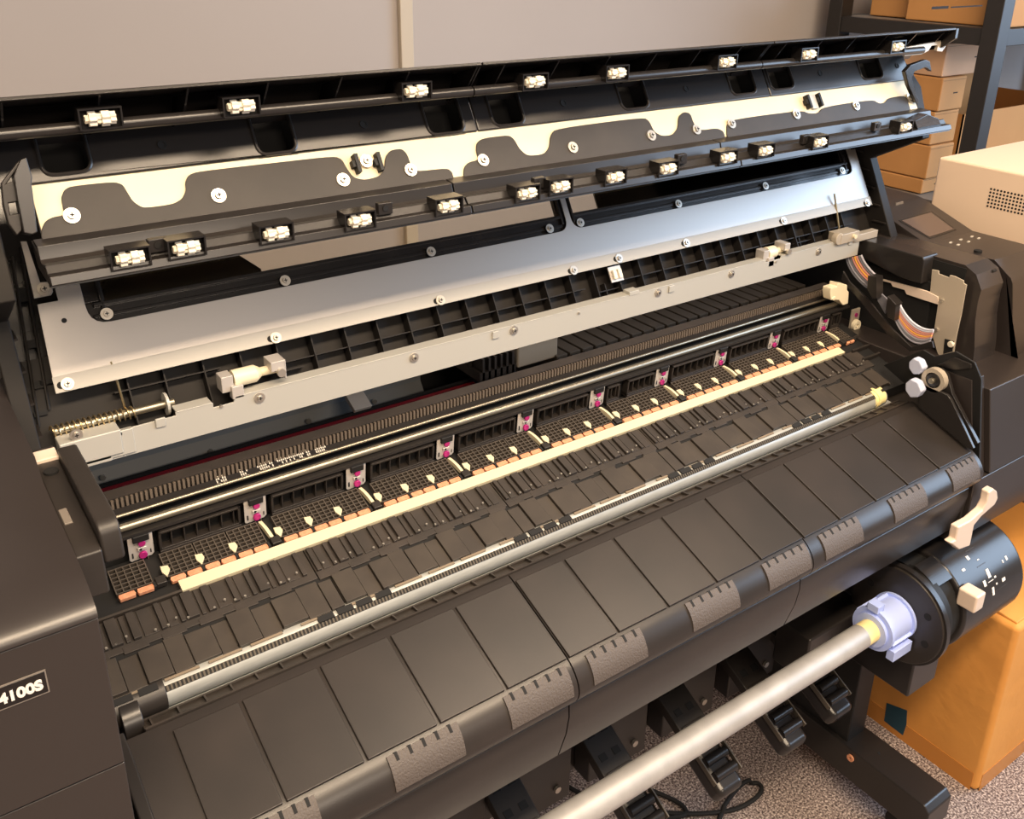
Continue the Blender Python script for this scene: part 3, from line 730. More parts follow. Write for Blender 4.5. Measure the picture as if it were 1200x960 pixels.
# ---- top rail of the lid with rollers
TY = 0.942
TR = Pl(TY+.012, zr(-.172)+0, 0, 1)
zr0 = zat(600, 101.5, .955); zlip = zat(600, 70, .942)
ztop = zlip
zra, zrb = zat(600, 99, .955), zat(600, 109, .955)
txs = [.085, TR.hit(557, 100)[0], TR.hit(896, 68)[0], 1.600]
for i in range(3):
    a, b = txs[i]+.001, txs[i+1]-.001
    mb = MB()
    # rail nose (rounded), back web, top lip
    mb.arc(.962, (zra+zrb)/2, .001, .5*(zra-zrb)+.001, 95, 265, a, min(b, 1.545))
    mb.xprism([(.962, zra), (.962, zrb), (1.03, zrb-.012), (1.03, zra-.018)], a, min(b, 1.545))
    tr_ = mb.build('lid_rail', M['semi'], LDo, smooth=True)
    zb2 = ztop-.016
    mb = MB(); mb.xprism([(.940, ztop), (.938, ztop-.003), (.941, ztop-.0045), (.998, zb2-.003), (1.018, ztop-.060), (1.022, ztop-.058), (1.003, zb2)], a, b)
    mb.build('top_lip', M['semi'], LDo, bev=.0008)
    mb = MB(); x = a+.035
    web = [(.946, ztop-.0055), (.998, zb2-.004), (1.016, ztop-.055), (.966, zra+.001)]
    while x < b-.02:
        mb.xprism(web, x, x+.002); x += .082
    mb.xprism(web, a, a+.002); mb.xprism(web, b-.002, b)
    for j in range(3): mb.box(a, b, 1.004+.004*j, 1.007+.004*j, zb2-.010-.011*j, zb2-.0085-.011*j)
    mb.build('trough_rib', M['gloss'], LDo)
# right end of the lip: hooked wing and latch
MB().xprism([(.938, ztop-.001), (.938, ztop-.018), (.960, ztop-.035), (1.012, ztop-.050), (1.0, ztop-.016)], 1.598, 1.606).build('lip_end', M['semi'], LDo, bev=.001)
def ppoly(pl, pts, n0, n1, name, m, par, bev=.001): return MB().pext(pl, [pl.hit(u, v, n1) for u, v in pts], n0, n1).build(name, m, par, bev=bev)
V1 = Pl(.962, zr(-.16), 0, 1)
ppoly(V1, [(1059, 56), (1106, 47), (1109, 54), (1104, 61), (1098, 60), (1099, 53), (1092, 54), (1088, 60), (1080, 64), (1060, 66)], -.006, 0, 'end_bracket', M['tan'], LDo)
ppoly(V1, [(1068, 76), (1085, 70), (1090, 72), (1092, 84), (1085, 79), (1072, 84), (1069, 92), (1073, 110), (1078, 120), (1074, 121), (1065, 100), (1061, 84)], -.008, 0, 'end_hook', M['gloss'], LDo)
# left end clip arm
V2 = Pl(.955, zr(-.22), .3, 1)
ppoly(V2, [(24, 187), (31, 184), (38, 208), (37, 214), (44, 272), (38, 275), (28, 273), (20, 232), (16, 206)], -.012, .006, 'end_arm', M['semi'], LDo)
ppoly(V2, [(2, 214), (22, 188), (24, 192), (8, 215), (16, 212), (22, 236), (10, 238), (12, 252), (24, 250), (26, 270), (20, 276), (10, 262), (4, 240)], -.012, .0, 'end_arm', M['plastic'], LDo)
# ---- bumpy white rollers
def wheel(mb, c, ax, r, h, ph=0):
    c = Vector(c); d = Vector(ax).normalized(); u = Vector((0, 0, 1)); w = d.cross(u); N = 48; ring = []
    for k in range(N):
        t = 2*math.pi*k/N; q = r*(1+.15*math.cos(7*t+ph)); ring.append(c + (u*math.cos(t)+w*math.sin(t))*q)
    mb.ext(ring, d*h)
def roller(u, v, pl, n, w=.028, r=.0068, par=None, fr=.0):
    x, s = pl.hit(u, v, n); c = pl.p(x, s, n-.002)
    b = MB(); 
    for k, (o, rr) in enumerate(((-.50, .55), (-.38, 1), (-.13, .74), (.02, 1.02), (.30, .84))):
        wheel(b, c + Vector((o*w, 0, 0)), (1, 0, 0), r*rr*.95, w*(.12, .24, .14, .26, .18)[k], ph=k*1.3)
    b.cyl(c-Vector((w*.48, 0, 0)), c+Vector((w*.48, 0, 0)), r*.55, 16)
    ro = b.build('lid_roller', M['white'], LDo, label='white bumpy roller')
    f = MB(); h = w*.5+.004
    ym = c.y
    f.box(c.x-h-.0016, c.x-h, ym-.004, ym+.016, c.z-.0095, c.z+.0105); f.box(c.x+h, c.x+h+.0016, ym-.004, ym+.016, c.z-.0095, c.z+.0105)
    f.box(c.x-h, c.x+h, ym-.004, ym+.016, c.z+.0088, c.z+.0105)
    f.box(c.x-h, c.x+h, ym-.002, ym+.0, c.z-.0105, c.z-.0088)
    f.build('roller_bracket', M['gloss'], LDo)
    MB().box(c.x-h, c.x+h, ym+.004, ym+.0075, c.z-.010, c.z+.009).build('roller_well', M['hole'], LDo)
VT = Pl(.951, zr(-.17), 0, 1)
for u, v in ((118, 139), (283, 125), (488, 107), (627, 96), (723, 86), (852, 73), (948, 64), (1052, 55)): roller(u, v, VT, .003)
# ---- lower roller bar of the lid
LB = Pl(.9085, zr(-.28), 0, 1)
yL = .9085
def zl(v, y, u=600): return zat(u, v, y)
lx = [.128, ony(541, 235, .925).x, ony(855, 180, .925).x, 1.592]
zA = CR.p(0, CR.hit(600, 197, 0)[1]).z
pA = CR.p(0, CR.hit(300, 242)[1], .0)
# profile from the cream plate forward and down (dark channel, step, nose)
yz = [(pA.y, pA.z), (.945, zat(300, 250, .945)), (.943, zat(300, 258, .943)), (.940, zat(300, 268, .940)), (.918, zat(300, 271, .918)), (.912, zat(300, 281, .912)), (.903, zat(300, 284, .903)), (.900, zat(300, 294, .900)), (.915, zat(300, 294, .900)-.006)]
for i in range(3):
    a, b = lx[i]+.001, lx[i+1]-.001
    if i == 2: b = 1.575
    MB().xskin(yz, a, b, .003).build('lower_rail', M['semi'], LDo, smooth=False, bev=.0008)
    mb = MB(); mb.xprism([(.905, zat(300, 286, .903)-.003), (.903, zat(300, 296, .903)), (.96, zat(300, 296, .903)+.004), (.975, pA.z-.004)], a, b); mb.build('rail_back', M['plastic'], LDo)
ppoly(LB, [(1088, 134), (1100, 139), (1104, 148), (1090, 152), (1076, 153), (1072, 142)], -.02, 0, 'end_prong', M['gloss'], LDo)
mb = MB()
for u, v in ((185, 287), (452, 244), (633, 214), (800, 186), (946, 163), (1029, 148)):
    p = ony(u, v, .9105); mb.cyl(p, p+Vector((0, -.0006, 0)), .0035, 14)
each(mb, 'rail_hole', M['hole'], LDo)
for u, v in ((185, 287), (452, 244), (633, 214), (800, 186), (946, 163), (1029, 148)):
    p = ony(u, v, .9112); MB().box(p.x-.009, p.x+.009, p.y, p.y+.008, p.z-.0075, p.z+.0060).build('hole_boss', M['semi'], LDo, bev=.001)
for u, v in ((153, 303), (219, 291), (324, 274), (422, 259), (526, 242), (618, 227), (657, 219), (721, 208), (783, 198), (853, 185), (897, 177), (961, 167), (1061, 149)):
    roller(u, v, LB, .008, .026, .0068)

# ---- left cabinet ------------------------------------------------------------------------
cx = .085
lp = [(1.20, zr(-.447)), (.866, zr(-.449)), (.84, zr(-.463)), (.77, zr(-.4665))]
zs1 = zat(60, 744.5, .655)
R_ = zr(-.4665)-zs1-.001
for i in range(13):
    t = math.radians(90*i/12); lp.append((.655+.085-.085*math.sin(t)**.8, zr(-.4665)-R_+R_*math.cos(t)))
top_l = lp + [(.655, zr(-.521)), (.657, zr(-.521)), (.657, zr(-.70)), (1.2, zr(-.70))]
def seamz(u, v): return zat(u, v, .655)
zs1 = seamz(60, 744.5); zs2 = seamz(80, 925)
tl = lp + [(1.20, zs1+.0008)]
LCo = MB().xprism(tl, -.26, cx).build('left_cabinet', M['cabinet'], PR, smooth=True)
MB().xprism([(.6565, zs1-.0008), (.6565, zs2+.001), (1.2, zs2+.001), (1.2, zs1-.0008)], -.26, cx).build('cabinet_front', M['cabinet'], LCo, bev=.0012)
MB().xprism([(.658, zs2-.001), (.672, zr(-.93)), (.72, zr(-.98)), (1.2, zr(-.98)), (1.2, zs2-.001)], -.26, cx).build('cabinet_lower', M['cabinet'], LCo, bev=.0012)
# model badge
B0 = ony(0, 831, .6555); B1 = ony(57, 788, .6555); B2 = ony(56, 810, .6555); B3 = ony(0, 812, .6555)
zbt, zbb = ony(50, 788, .6555).z, ony(50, 812, .6555).z
bx = ony(55, 800, .6555).x
BG = MB().box(bx-.0856, bx+.0008, .6556, .657, zbb-.0018, zbt+.0013).build('badge_rim', M['desk'], LCo)
BG = MB().box(bx-.085, bx, .6553, .657, zbb-.001, zbt+.0005).build('model_badge', M['label'], LCo, bev=.0008, label='black model badge with white lettering')
tx = bpy.data.curves.new('badge_text', 'FONT'); tx.body = '4100S'; tx.size = .0122; tx.extrude = .0004; tx.align_x = 'RIGHT'; tx.offset = .0005
to = bpy.data.objects.new('badge_text', tx); C.objects.link(to)
bpy.context.view_layer.update()
dg = bpy.context.evaluated_depsgraph_get(); me = bpy.data.meshes.new_from_object(to.evaluated_get(dg)); bpy.data.objects.remove(to)
me.name = 'badge_text'
me.transform(Matrix.Translation(Vector((bx-.003, .6550, zbb+.0042))) @ Matrix.Rotation(math.radians(90), 4, 'X'))
me.transform(Matrix.Translation(-WORLD[PR.name])); me.materials.clear(); me.materials.append(M['labelwhite'])
to = bpy.data.objects.new('badge_text', me); C.objects.link(to); to.parent = LCo
# recessed ledge and rounded inner cover right of the left cabinet
zt_in = zr(-.462)
def onzz(u, v, z): r = ray(u, v); k = (z-H)/r.z; return (r.x*k, r.y*k)
a = onzz(92.5, 518, zr(-.455)); b = onzz(136.7, 611, zr(-.455)); c = onzz(69, 524, zr(-.455)); d = onzz(111, 619, zr(-.455))
ix0, ix1 = (c[0]+d[0])/2, (a[0]+b[0])/2; iy0, iy1 = (b[1]+d[1])/2, (a[1]+c[1])/2
zc = zr(-.455)
ICo = MB().xprism([(iy1, zc), (iy0+.012, zc), (iy0+.004, zc-.003), (iy0, zc-.010), (iy0-.002, zc-.036), (iy1, zc-.055)], ix0, ix1).build('inner_cover', M['plastic'], PR, bev=.003)
MB().xprism([(iy0+.0, zc-.034), (iy0+.002, zc-.060), (iy0+.03, zc-.075), (iy1, zc-.075), (iy1, zc-.045)], cx, ix1-.022).build('inner_cover_foot', M['plastic'], ICo, bev=.003)
a = onzz(41, 537, zr(-.468)); b = onzz(114, 622, zr(-.468)); 
mb = MB(); mb.xprism([(iy1+.02, zc-.006), (iy1-.03, zc-.012), (iy0+.01, zc-.016), (iy0-.004, zc-.020), (iy0-.008, zc-.06), (iy1+.02, zc-.06)], cx, ix0)
LDG = mb.build('ledge', M['plastic'], PR, bev=.002)
q = onzz(60, 553, zc-.011); MB().cyl((q[0], q[1], zc-.013), (q[0], q[1], zc-.0095), .0065, 20).build('ledge_hole', M['hole'], LDG)
q = onzz(56, 534, zc-.008); MB().box(cx, ix0, iy1-.006, iy1+.014, zc-.012, zc-.0055).build('ledge_plate', M['beige'], LDG, bev=.001)
q = onzz(78, 607, zc-.0155); MB().box(q[0]-.004, q[0]+.003, q[1]-.012, q[1]+.014, zc-.02, zc-.0135).build('ledge_catch', M['desk'], LDG, bev=.001)
# left side wall of the bay and platen end
MB().box(cx+.001, .092, .84, 1.24, zr(-.93), zr(-.60)).build('bay_side', M['plastic'], PR)
MB().box(.105, .126, .66, .80, zr(-.93), zr(-.765)).build('guide_end', M['plastic'], PR, bev=.002)
mb = MB(); mb.cyl((.108, .822, zr(-.745)), (.127, .822, zr(-.745)), .027, 30)
mb.build('roller_flange', M['semi'], PR, bev=.001)
MB().xprism([(.795, zr(-.731)), (.76, zr(-.7345)), (.70, zr(-.7565)), (.668, zr(-.768)), (.660, zr(-.790)), (.665, zr(-.92)), (.795, zr(-.92))], .094, .1065).build('side_cheek', M['semi'], PR, bev=.002)

# ---- right cabinet ----------------------------------------------------------------------------
# low front cover (big, right), stepping back in gentle facets
fx = 1.456
q1 = onx(1160.5, 456.7, fx); q2 = onx(1160, 556, fx)
rp = [(q1.y, q1.z), (q2.y, q2.z+.001), (1.2, q2.z+.001), (1.2, q1.z)]
RCo = MB().xprism(rp, fx, 1.755).build('right_cabinet', M['cabinet'], PR, bev=.002)
MB().xprism([(q2.y+.0012, q2.z-.001), (.652, zr(-.89)), (.656, zr(-.940)), (.668, zr(-.957)), (.76, zr(-.962)), (1.2, zr(-.962)), (1.2, q2.z-.001)], 1.413, 1.755).build('cabinet_skirt', M['cabinet'], RCo, bev=.002)
# side strip
q3 = onx(1146, 443, 1.436); q4 = onx(1146, 570, 1.436)
MB().xprism([(q3.y-.0, q3.z), (q4.y, q4.z), (q4.y+.02, q4.z-.004), (q3.y+.05, q3.z)], 1.418, fx-.001).build('side_strip', M['cabinet'], RCo, bev=.001)
# outer body with rounded shoulder
ox = 1.617
op = [onx(u, v, ox) for u, v in ((1178.7, 320), (1184.5, 326), (1186.7, 333), (1186.7, 341))]
opz = [(1.20, zr(-.52)), (.80, zr(-.520))] + [(p.y, p.z) for p in op] + [(onx(1186.3, 442.7, ox).y, onx(1186.3, 442.7, ox).z), (onx(1186.3, 442.7, ox).y-.003, q1.z-.002), (1.2, q1.z-.002)]
MB().xprism(opz, ox, 1.755).build('cabinet_body', M['cabinet'], RCo, smooth=True)
# tower with faceted front
tw = 1.53
tp = [onx(u, v, tw) for u, v in ((1131, 310.7), (1144, 322), (1150, 340), (1146, 354), (1142.7, 376.7), (1142, 408), (1139, 433))]
tpz = [(1.2, zr(-.515))] + [(p.y, p.z) for p in tp] + [(tp[-1].y+.01, q1.z-.01), (1.2, q1.z-.01)]
TWo = MB().xprism(tpz, tw, 1.600).build('ink_tower', M['tower'], RCo)
MB().box(1.600, ox, .80, 1.2, q1.z-.01, zr(-.53)).build('tower_gap', M['hole'], RCo)
p = onx(1160, 338, 1.565); 
q = ony(1174, 397, .762); MB().hexa([(q.x-.004, .756, q.z-.012), (q.x+.004, .756, q.z-.012), (q.x+.004, .77, q.z-.012), (q.x-.004, .77, q.z-.012), (q.x-.001, .752, q.z+.012), (q.x+.003, .752, q.z+.012), (q.x+.003, .77, q.z+.012), (q.x-.001, .77, q.z+.012)]).build('tower_latch', M['bluewhite'], TWo, bev=.001)
q = ony(1159, 313, .79); MB().box(q.x-.006, q.x+.006, .778, .80, q.z-.006, q.z-.002).build('tower_knob', M['dark'], TWo, bev=.001)
# home position cover
hc = MB().xprism([(1.02, zr(-.512)), (.866, zr(-.512)), (.862, zr(-.518)), (.860, zr(-.560)), (.905, zr(-.560)), (.975, zr(-.548)), (1.02, zr(-.525))], 1.500, 1.545).build('home_cover', M['semi'], RCo, bev=.002)
# control console
cs = [onx(1083, 234, 1.75), onx(1140, 272, 1.75)]
c0 = (cs[0].y, cs[0].z); c1 = (cs[1].y, cs[1].z)
CN = MB().xprism([(1.20, c0[1]+.006), (c0[0]+.02, c0[1]+.004), c0, c1, (c1[0]-.06, c1[1]-.004), (c1[0]-.06, c1[1]-.02), (1.20, c1[1]-.03)], 1.600, 1.755).build('control_console', M['cabinet'], RCo, bev=.0015)
CO = Pl(c1[0], c1[1], c0[0]-c1[0], c0[1]-c1[1])
sp_ = [CO.hit(u, v, .001) for u, v in ((1053, 258), (1092, 247), (1121, 269), (1090, 279.5))]
MB().pext(CO, [(x*1, s) for x, s in sp_], 0, .0008).build('display_bezel', M['gloss'], CN, bev=.0002)
sp_ = [CO.hit(u, v, .0012) for u, v in ((1057, 258.5), (1091, 249), (1117.5, 268.5), (1089, 277.5))]
MB().pext(CO, sp_, .0008, .0014).build('display', M['screen'], CN, label='glossy dark touch display')
TP = Pl(.90, zr(-.5198), 1, 0)
mb = MB()
for u, v in ((1114, 284), (1126, 280.5), (1139, 277), (1123, 286.5), (1135, 283), (1147, 279)):
    x, y = onzz(u, v, zr(-.5185)); mb.box(x-.0035, x+.0035, y-.0014, y+.0014, zr(-.521), zr(-.5180))
each(mb, 'button_mark', M['print'], RCo)
mb = MB()
for u, v in ((1102, 292.5), (1146, 295)):
    x, y = onzz(u, v, zr(-.5185)); mb.cyl((x, y, zr(-.53)), (x, y, zr(-.5155)), .007, 16)
each(mb, 'top_recess', M['hole'], RCo)
x, y = onzz(1054, 238, zr(-.478)); MB().box(x-.012, x+.012, y-.001, y+.001, c0[1]+.0, c0[1]+.0055).build('console_slot', M['desk'], CN)
# zinc service plate and tray
SV = 1.515
def xpoly(pts, X, th, name, m, par, bev=.0006): return MB().ext([onx(u, v, X) for u, v in pts], (th, 0, 0)).build(name, m, par, bev=bev)
sv = xpoly([(1092, 316), (1100, 317.5), (1100, 321), (1112, 325.5), (1113, 322.5), (1119, 324), (1129, 329), (1129, 332), (1132.5, 334), (1126, 370), (1121, 392), (1117, 416), (1113, 421), (1108, 419), (1104, 421), (1098.5, 414), (1093, 395), (1094, 390), (1099, 357), (1099.5, 352), (1084, 346), (1090, 341)], SV, .003, 'service_plate', M['tan'], RCo)
xpoly([(1033, 327), (1060, 334), (1085, 341), (1099, 348), (1099, 357), (1083, 352), (1062, 345), (1060, 340), (1046, 336), (1044, 332), (1034, 329.5)], SV-.002, .004, 'service_tray', M['beige'], RCo)
xpoly([(1107, 397), (1118, 400), (1116, 412), (1105, 415)], SV-.001, .001, 'plate_slot', M['hole'], sv)
p = onx(1113, 404, SV-.006); MB().cyl(p, p+Vector((.008, 0, 0)), .0055, 16).build('white_peg', M['white'], RCo, bev=.0015)
mb = MB()
for u, v in ((1104, 352), (1098, 386)):
    p = onx(u, v, SV); mb.cyl(p, p-Vector((.004, 0, 0)), .0032, 14)
each(mb, 'plate_screw', M['screw'], sv)
MB().box(1.528, 1.535, .80, 1.2, q1.z-.05, zr(-.52)).build('tower_side', M['hole'], RCo)
# ink tubes: two visible arcs on the swing arm
def bez(p, n=14):
    out = []
    for i in range(n+1):
        t = i/n; out.append(tuple((1-t)**3*p[0][k]+3*t*(1-t)**2*p[1][k]+3*t*t*(1-t)*p[2][k]+t**3*p[3][k] for k in (0, 1)))
    return out
cols = ['inkgreyd', 'inkgrey', 'inkgreyd', 'inkpink', 'inkyellow', 'inkpink', 'inkgreyd', 'inkgrey']
cols2 = ['inkgrey', 'inkgreyd', 'inkgrey', 'inkpink', 'inkyellow', 'inkpink', 'inkpink', 'inkwhite', 'inkwhite']
for i, cname in enumerate(cols):
    t = i/7.0; L = lambda a, b: (a[0]+(b[0]-a[0])*t, a[1]+(b[1]-a[1])*t)
    pts = bez([L((992, 303), (1009, 299)), L((995, 316), (1012, 307)), L((1003, 327), (1018, 316)), L((1016, 337), (1028, 324))])
    MB().tube([onx(u, v, 1.475-.0*i) for u, v in pts], .0021, 8).build('ink_tube', M[cname], RCo, smooth=True, label='%s ink tube, upper run' % M[cname].name.replace('ink_tube_', '').replace('_', ' '))
for i, cname in enumerate(cols2):
    t = i/8.0; L = lambda a, b: (a[0]+(b[0]-a[0])*t, a[1]+(b[1]-a[1])*t)
    pts = bez([L((1049, 373), (1054, 356)), L((1056, 392), (1064, 378)), L((1072, 410), (1080, 388)), L((1090, 399), (1094, 387))])
    MB().tube([onx(u, v, 1.470) for u, v in pts], .0021, 8).build('ink_tube', M[cname], RCo, smooth=True, label='%s ink tube, lower run' % M[cname].name.replace('ink_tube_', '').replace('_', ' '))
xpoly([(988, 318), (995, 330), (1018, 352), (1045, 385), (1068, 407), (1092, 400), (1094, 408), (1066, 412), (1040, 392), (1012, 358), (986, 328)], 1.462, .004, 'tube_guide', M['semi'], RCo)
xpoly([(1017, 323), (1027, 325), (1027, 350), (1022, 350), (1016, 338)], 1.455, .02, 'tube_clamp', M['semi'], RCo)
xpoly([(1040, 347), (1050, 357), (1048, 376), (1040, 372), (1038, 362)], 1.455, .02, 'tube_clamp', M['semi'], RCo)
xpoly([(1028, 340), (1041, 352), (1037, 368), (1028, 352)], 1.470, .004, 'tube_sheath', M['inkgreyd'], RCo)
MB().box(1.519, 1.527, .85, 1.16, zr(-.80), zr(-.56)).build('tower_wall', M['hole'], RCo)
MB().box(1.40, 1.53, .76, 1.0, zr(-.80), zr(-.745)).build('capping_station', M['plastic'], RCo, bev=.003)
mb = MB()
for s0 in (.075, .10, .125): mb.pbox(PT, 1.407, 1.455, s0, s0+.004, -.006, .003)
mb.build('capping_ridge', M['plastic'], RCo, bev=.001)
# cream holder on the rail, small cream wheel and plate
mb = MB(); p = ony(985, 346, ry-.01)
mb.box(p.x-.012, p.x+.012, ry-.016, ry+.004, p.z-.012, p.z+.010); mb.box(p.x-.006, p.x+.010, ry-.010, ry+.004, p.z+.009, p.z+.018)
mb = MB().ext([ony(u, v, ry-.016) for u, v in ((973, 343), (974, 338), (981, 336), (982, 332), (993, 334), (993, 340), (995, 342), (994, 356), (988, 358), (983, 352), (974, 352))], (0, .018, 0)); mb.cyl(ony(978, 350, ry-.018), ony(978, 350, ry-.018)+Vector((0, .004, 0)), .004, 14)
mb.build('rail_holder', M['ivory'], RCo, bev=.0015)
p = ony(1003, 381, .97); w_ = MB().ring(p+Vector((0, -.004, 0)), (0, 1, 0), .003, .0105, .008, 28); w_.build('cream_wheel', M['ivory'], RCo, bev=.0008)
mb = MB().box(p.x-.008, p.x+.016, .976, .980, p.z-.012, p.z+.03); mb.build('wheel_plate', M['tan'], RCo, bev=.001)
MB().cyl((p.x+.004, .974, p.z+.018), (p.x+.004, .977, p.z+.018), .004, 14).build('magenta_screw', M['magenta'], RCo)
# roller drive end: ivory coupling, two pale cams, bearing, side plates
mb = MB().cyl((1.345, by, bz+.002), (1.375, by, bz+.002), .0165, 14); mb.cyl((1.352, by, bz+.002), (1.358, by, bz+.002), .0185, 12)
mb.build('roller_coupling', M['yellow'], PR, bev=.001)
def cam(u, v, X, r, name='pale_cam'):
    p = onx(u, v, X); y = p.y; pts = []
    for k in range(7):
        t = 2*math.pi*k/7+.3; pts.append((p.x, y+r*(1.05 if k % 2 else .92)*math.cos(t), p.z+r*(1.05 if k % 3 else .85)*math.sin(t)))
    return MB().ext(pts, (.016, 0, 0)).build(name, M['bluewhite'], PR, bev=.003)
cam(1072, 430, 1.385, .0145); cam(1069, 456, 1.372, .0165)
p = onx(1093, 446, 1.392); BRG = MB().ring(p, (1, 0, 0), .0135, .0205, .012, 32).build('bearing_ring', M['tan'], PR, smooth=True)
MB().cyl(p, p+Vector((.012, 0, 0)), .012, 24).build('bearing', M['semi'], PR, bev=.001)
MB().cyl(p-Vector((.006, 0, 0)), p+Vector((.004, 0, 0)), .005, 16).build('shaft_end', M['chrome'], PR, bev=.001)
xpoly([(1075, 455), (1082, 450), (1110, 463), (1114, 468), (1141, 526), (1133, 525), (1076, 477)], 1.392, .006, 'side_plate', M['semi'], PR, .001)
xpoly([(1102, 432), (1110, 440), (1116, 462), (1146, 520), (1137, 524), (1112, 470), (1107, 463), (1080, 450), (1084, 440)], 1.404, .008, 'side_plate', M['semi'], PR, .001)
xpoly([(1035, 428), (1082, 410), (1095, 418), (1120, 412), (1142, 425), (1150, 445), (1147, 560), (1120, 480), (1100, 440), (1060, 450)], 1.420, .004, 'side_frame', M['dark'], PR, .001)
xpoly([(1098, 428), (1118, 419), (1138, 427), (1138, 432), (1118, 434)], 1.416, .004, 'side_ledge', M['semi'], PR, .001)
MB().box(1.405, 1.412, .66, .80, zr(-.93), zr(-.78)).build('guide_end', M['plastic'], PR, bev=.001)
# beige basket lever
lv = [onx(u, v, 1.40) for u, v in ((1165, 573), (1170, 580), (1168, 592), (1158, 602), (1148, 610), (1142, 616), (1137, 638), (1124, 645), (1114, 638), (1119, 634), (1122, 620), (1136, 612), (1152, 598), (1157, 588), (1158, 577))]
lv = [(p.y-.03, p.z+.0) for p in lv]
def unp(pts, Y): return [ony(u, v, Y) for u, v in pts]
MB().ext(unp([(1165, 573), (1169, 576), (1170, 584), (1166, 592), (1150, 606), (1142, 616), (1137, 640), (1124, 645), (1114, 637), (1120, 633), (1123, 618), (1138, 610), (1152, 598), (1157, 588), (1159, 577)], .628), (0, .014, 0)).build('basket_lever', M['beige'], PR, bev=.003, label='beige lever hanging at right end')

# ---- stand ------------------------------------------------------------------------------------------
fz = .135
ft = [onz(u, v, fz) for u, v in ((1116, 930), (1088, 950), (954, 844), (1000, 838))]
fx0 = (ft[1].x+ft[2].x)/2; fx1 = (ft[0].x+ft[3].x)/2; fy0 = (ft[0].y+ft[1].y)/2
def foot(x0, x1):
    f = MB().xprism([(fy0, fz-.012), (fy0+.012, fz), (1.34, fz), (1.34, fz-.075), (fy0+.02, fz-.075), (fy0, fz-.065)], x0, x1).build('stand_foot', M['semi'], PR, bev=.003)
    w = MB()
    for yy in (fy0+.06, 1.28):
        for dx in (.018, (x1-x0)-.030): w.cyl((x0+dx, yy, .028), (x0+dx+.014, yy, .028), .028, 24)
    each(w, 'caster', M['rubber'], f, bev=.002)
    w = MB()
    for yy in (fy0+.06, 1.28): w.box(x0+.02, x1-.02, yy-.012, yy+.012, .028, fz-.074)
    each(w, 'caster_fork', M['semi'], f)
    MB().box(x0+.012, x1-.012, .93, 1.05, fz-.01, zr(-.97)).build('stand_post', M['dark'], PR, bev=.002)
    return f
F1 = foot(fx0, fx1); foot(-.09, -.09+(fx1-fx0))
p = onx(996, 889, fx0-.004); MB().ring(p, (1, 0, 0), .003, .0075, .003, 18).build('foot_washer', M['felt'], F1)
mb = MB()
for u, v in ((976, 858), (993, 873), (1023, 913)):
    q = onz(u+20, v, fz+.0003); 
for yy in (.72, .80, .86): mb.cyl(((fx0+fx1)/2, yy, fz), ((fx0+fx1)/2, yy, fz+.0006), .003, 10)
each(mb, 'foot_hole', M['hole'], F1)
# undercarriage crossbar and boxes below the apron
MB().box(-.02, 1.42, .93, .99, zr(-1.34), zr(-1.10)).build('stand_crossbar', M['semi'], PR, bev=.003)
MB().box(-.10, 1.40, .80, 1.20, zr(-1.02), zr(-.945)).build('under_body', M['plastic'], PR, bev=.003)
mb = MB(); 
for i in range(7):
    x = .30+.17*i; mb.box(x, x+.13, .89, .93, zr(-1.335), zr(-1.12))
UB = mb.build('under_panel', M['plastic'], PR, bev=.003)
mb = MB()
for i in range(7):
    x = .30+.17*i; mb.cyl((x+.10, .889, zr(-1.30)), (x+.10, .884, zr(-1.30)), .006, 14)
each(mb, 'panel_stud', M['screw'], UB)
# basket guide arms
AR = Pl(.72, .53, .66, 1)        # slope of the arms, s up the slope
def arm(x, w=.062):
    aN = Vector((0, -.84, .54))
    y0, z0 = .757, zr(-1.295); y1, z1 = y0+.89*.42, z0+.456*.42
    P = Pl(y0, z0, .89, .456)
    A = MB().pbox(P, x, x+w, .045, math.hypot(y1-y0, z1-z0), -.02, 0).build('guide_arm', M['plastic'], PR, bev=.002)
    b = MB()
    for i in range(2): b.pbox(P, x+.006, x+w-.006, .055+.020*i, .055+.020*i+.012, 0, .003)
    b.build('arm_rib', M['plastic'], A, bev=.001)
    b = MB()
    for s in (.105, .145):
        for dx in (.010, .038): b.pbox(P, x+dx, x+dx+.014, s, s+.012, .0, .0008)
    each(b, 'arm_slot', M['hole'], A)
    b = MB().pbox(P, x+.002, x+w-.002, -.035, .05, -.045, -.004); b.build('arm_tip', M['semi'], A, bev=.012)
    for s in (-.004, .022): MB().cyl(P.p(x+.007, s, .0), P.p(x+w-.007, s, .0), .0085, 18).build('arm_roller', M['semi'], A, smooth=True)
    b = MB(); b.pbox(P, x-.001, x+.002, -.014, .05, -.006, .005); b.pbox(P, x+w-.002, x+w+.001, -.014, .05, -.006, .005); each(b, 'arm_cheek', M['chain'], A, bev=.001)
    return A
tips = [(620, 975), (750, 940), (848, 900), (925, 850), (980, 815)]
P0 = Pl(.757, zr(-1.295), .89, .456)
for u, v in tips: arm(P0.hit(u, v, 0)[0]-.033)

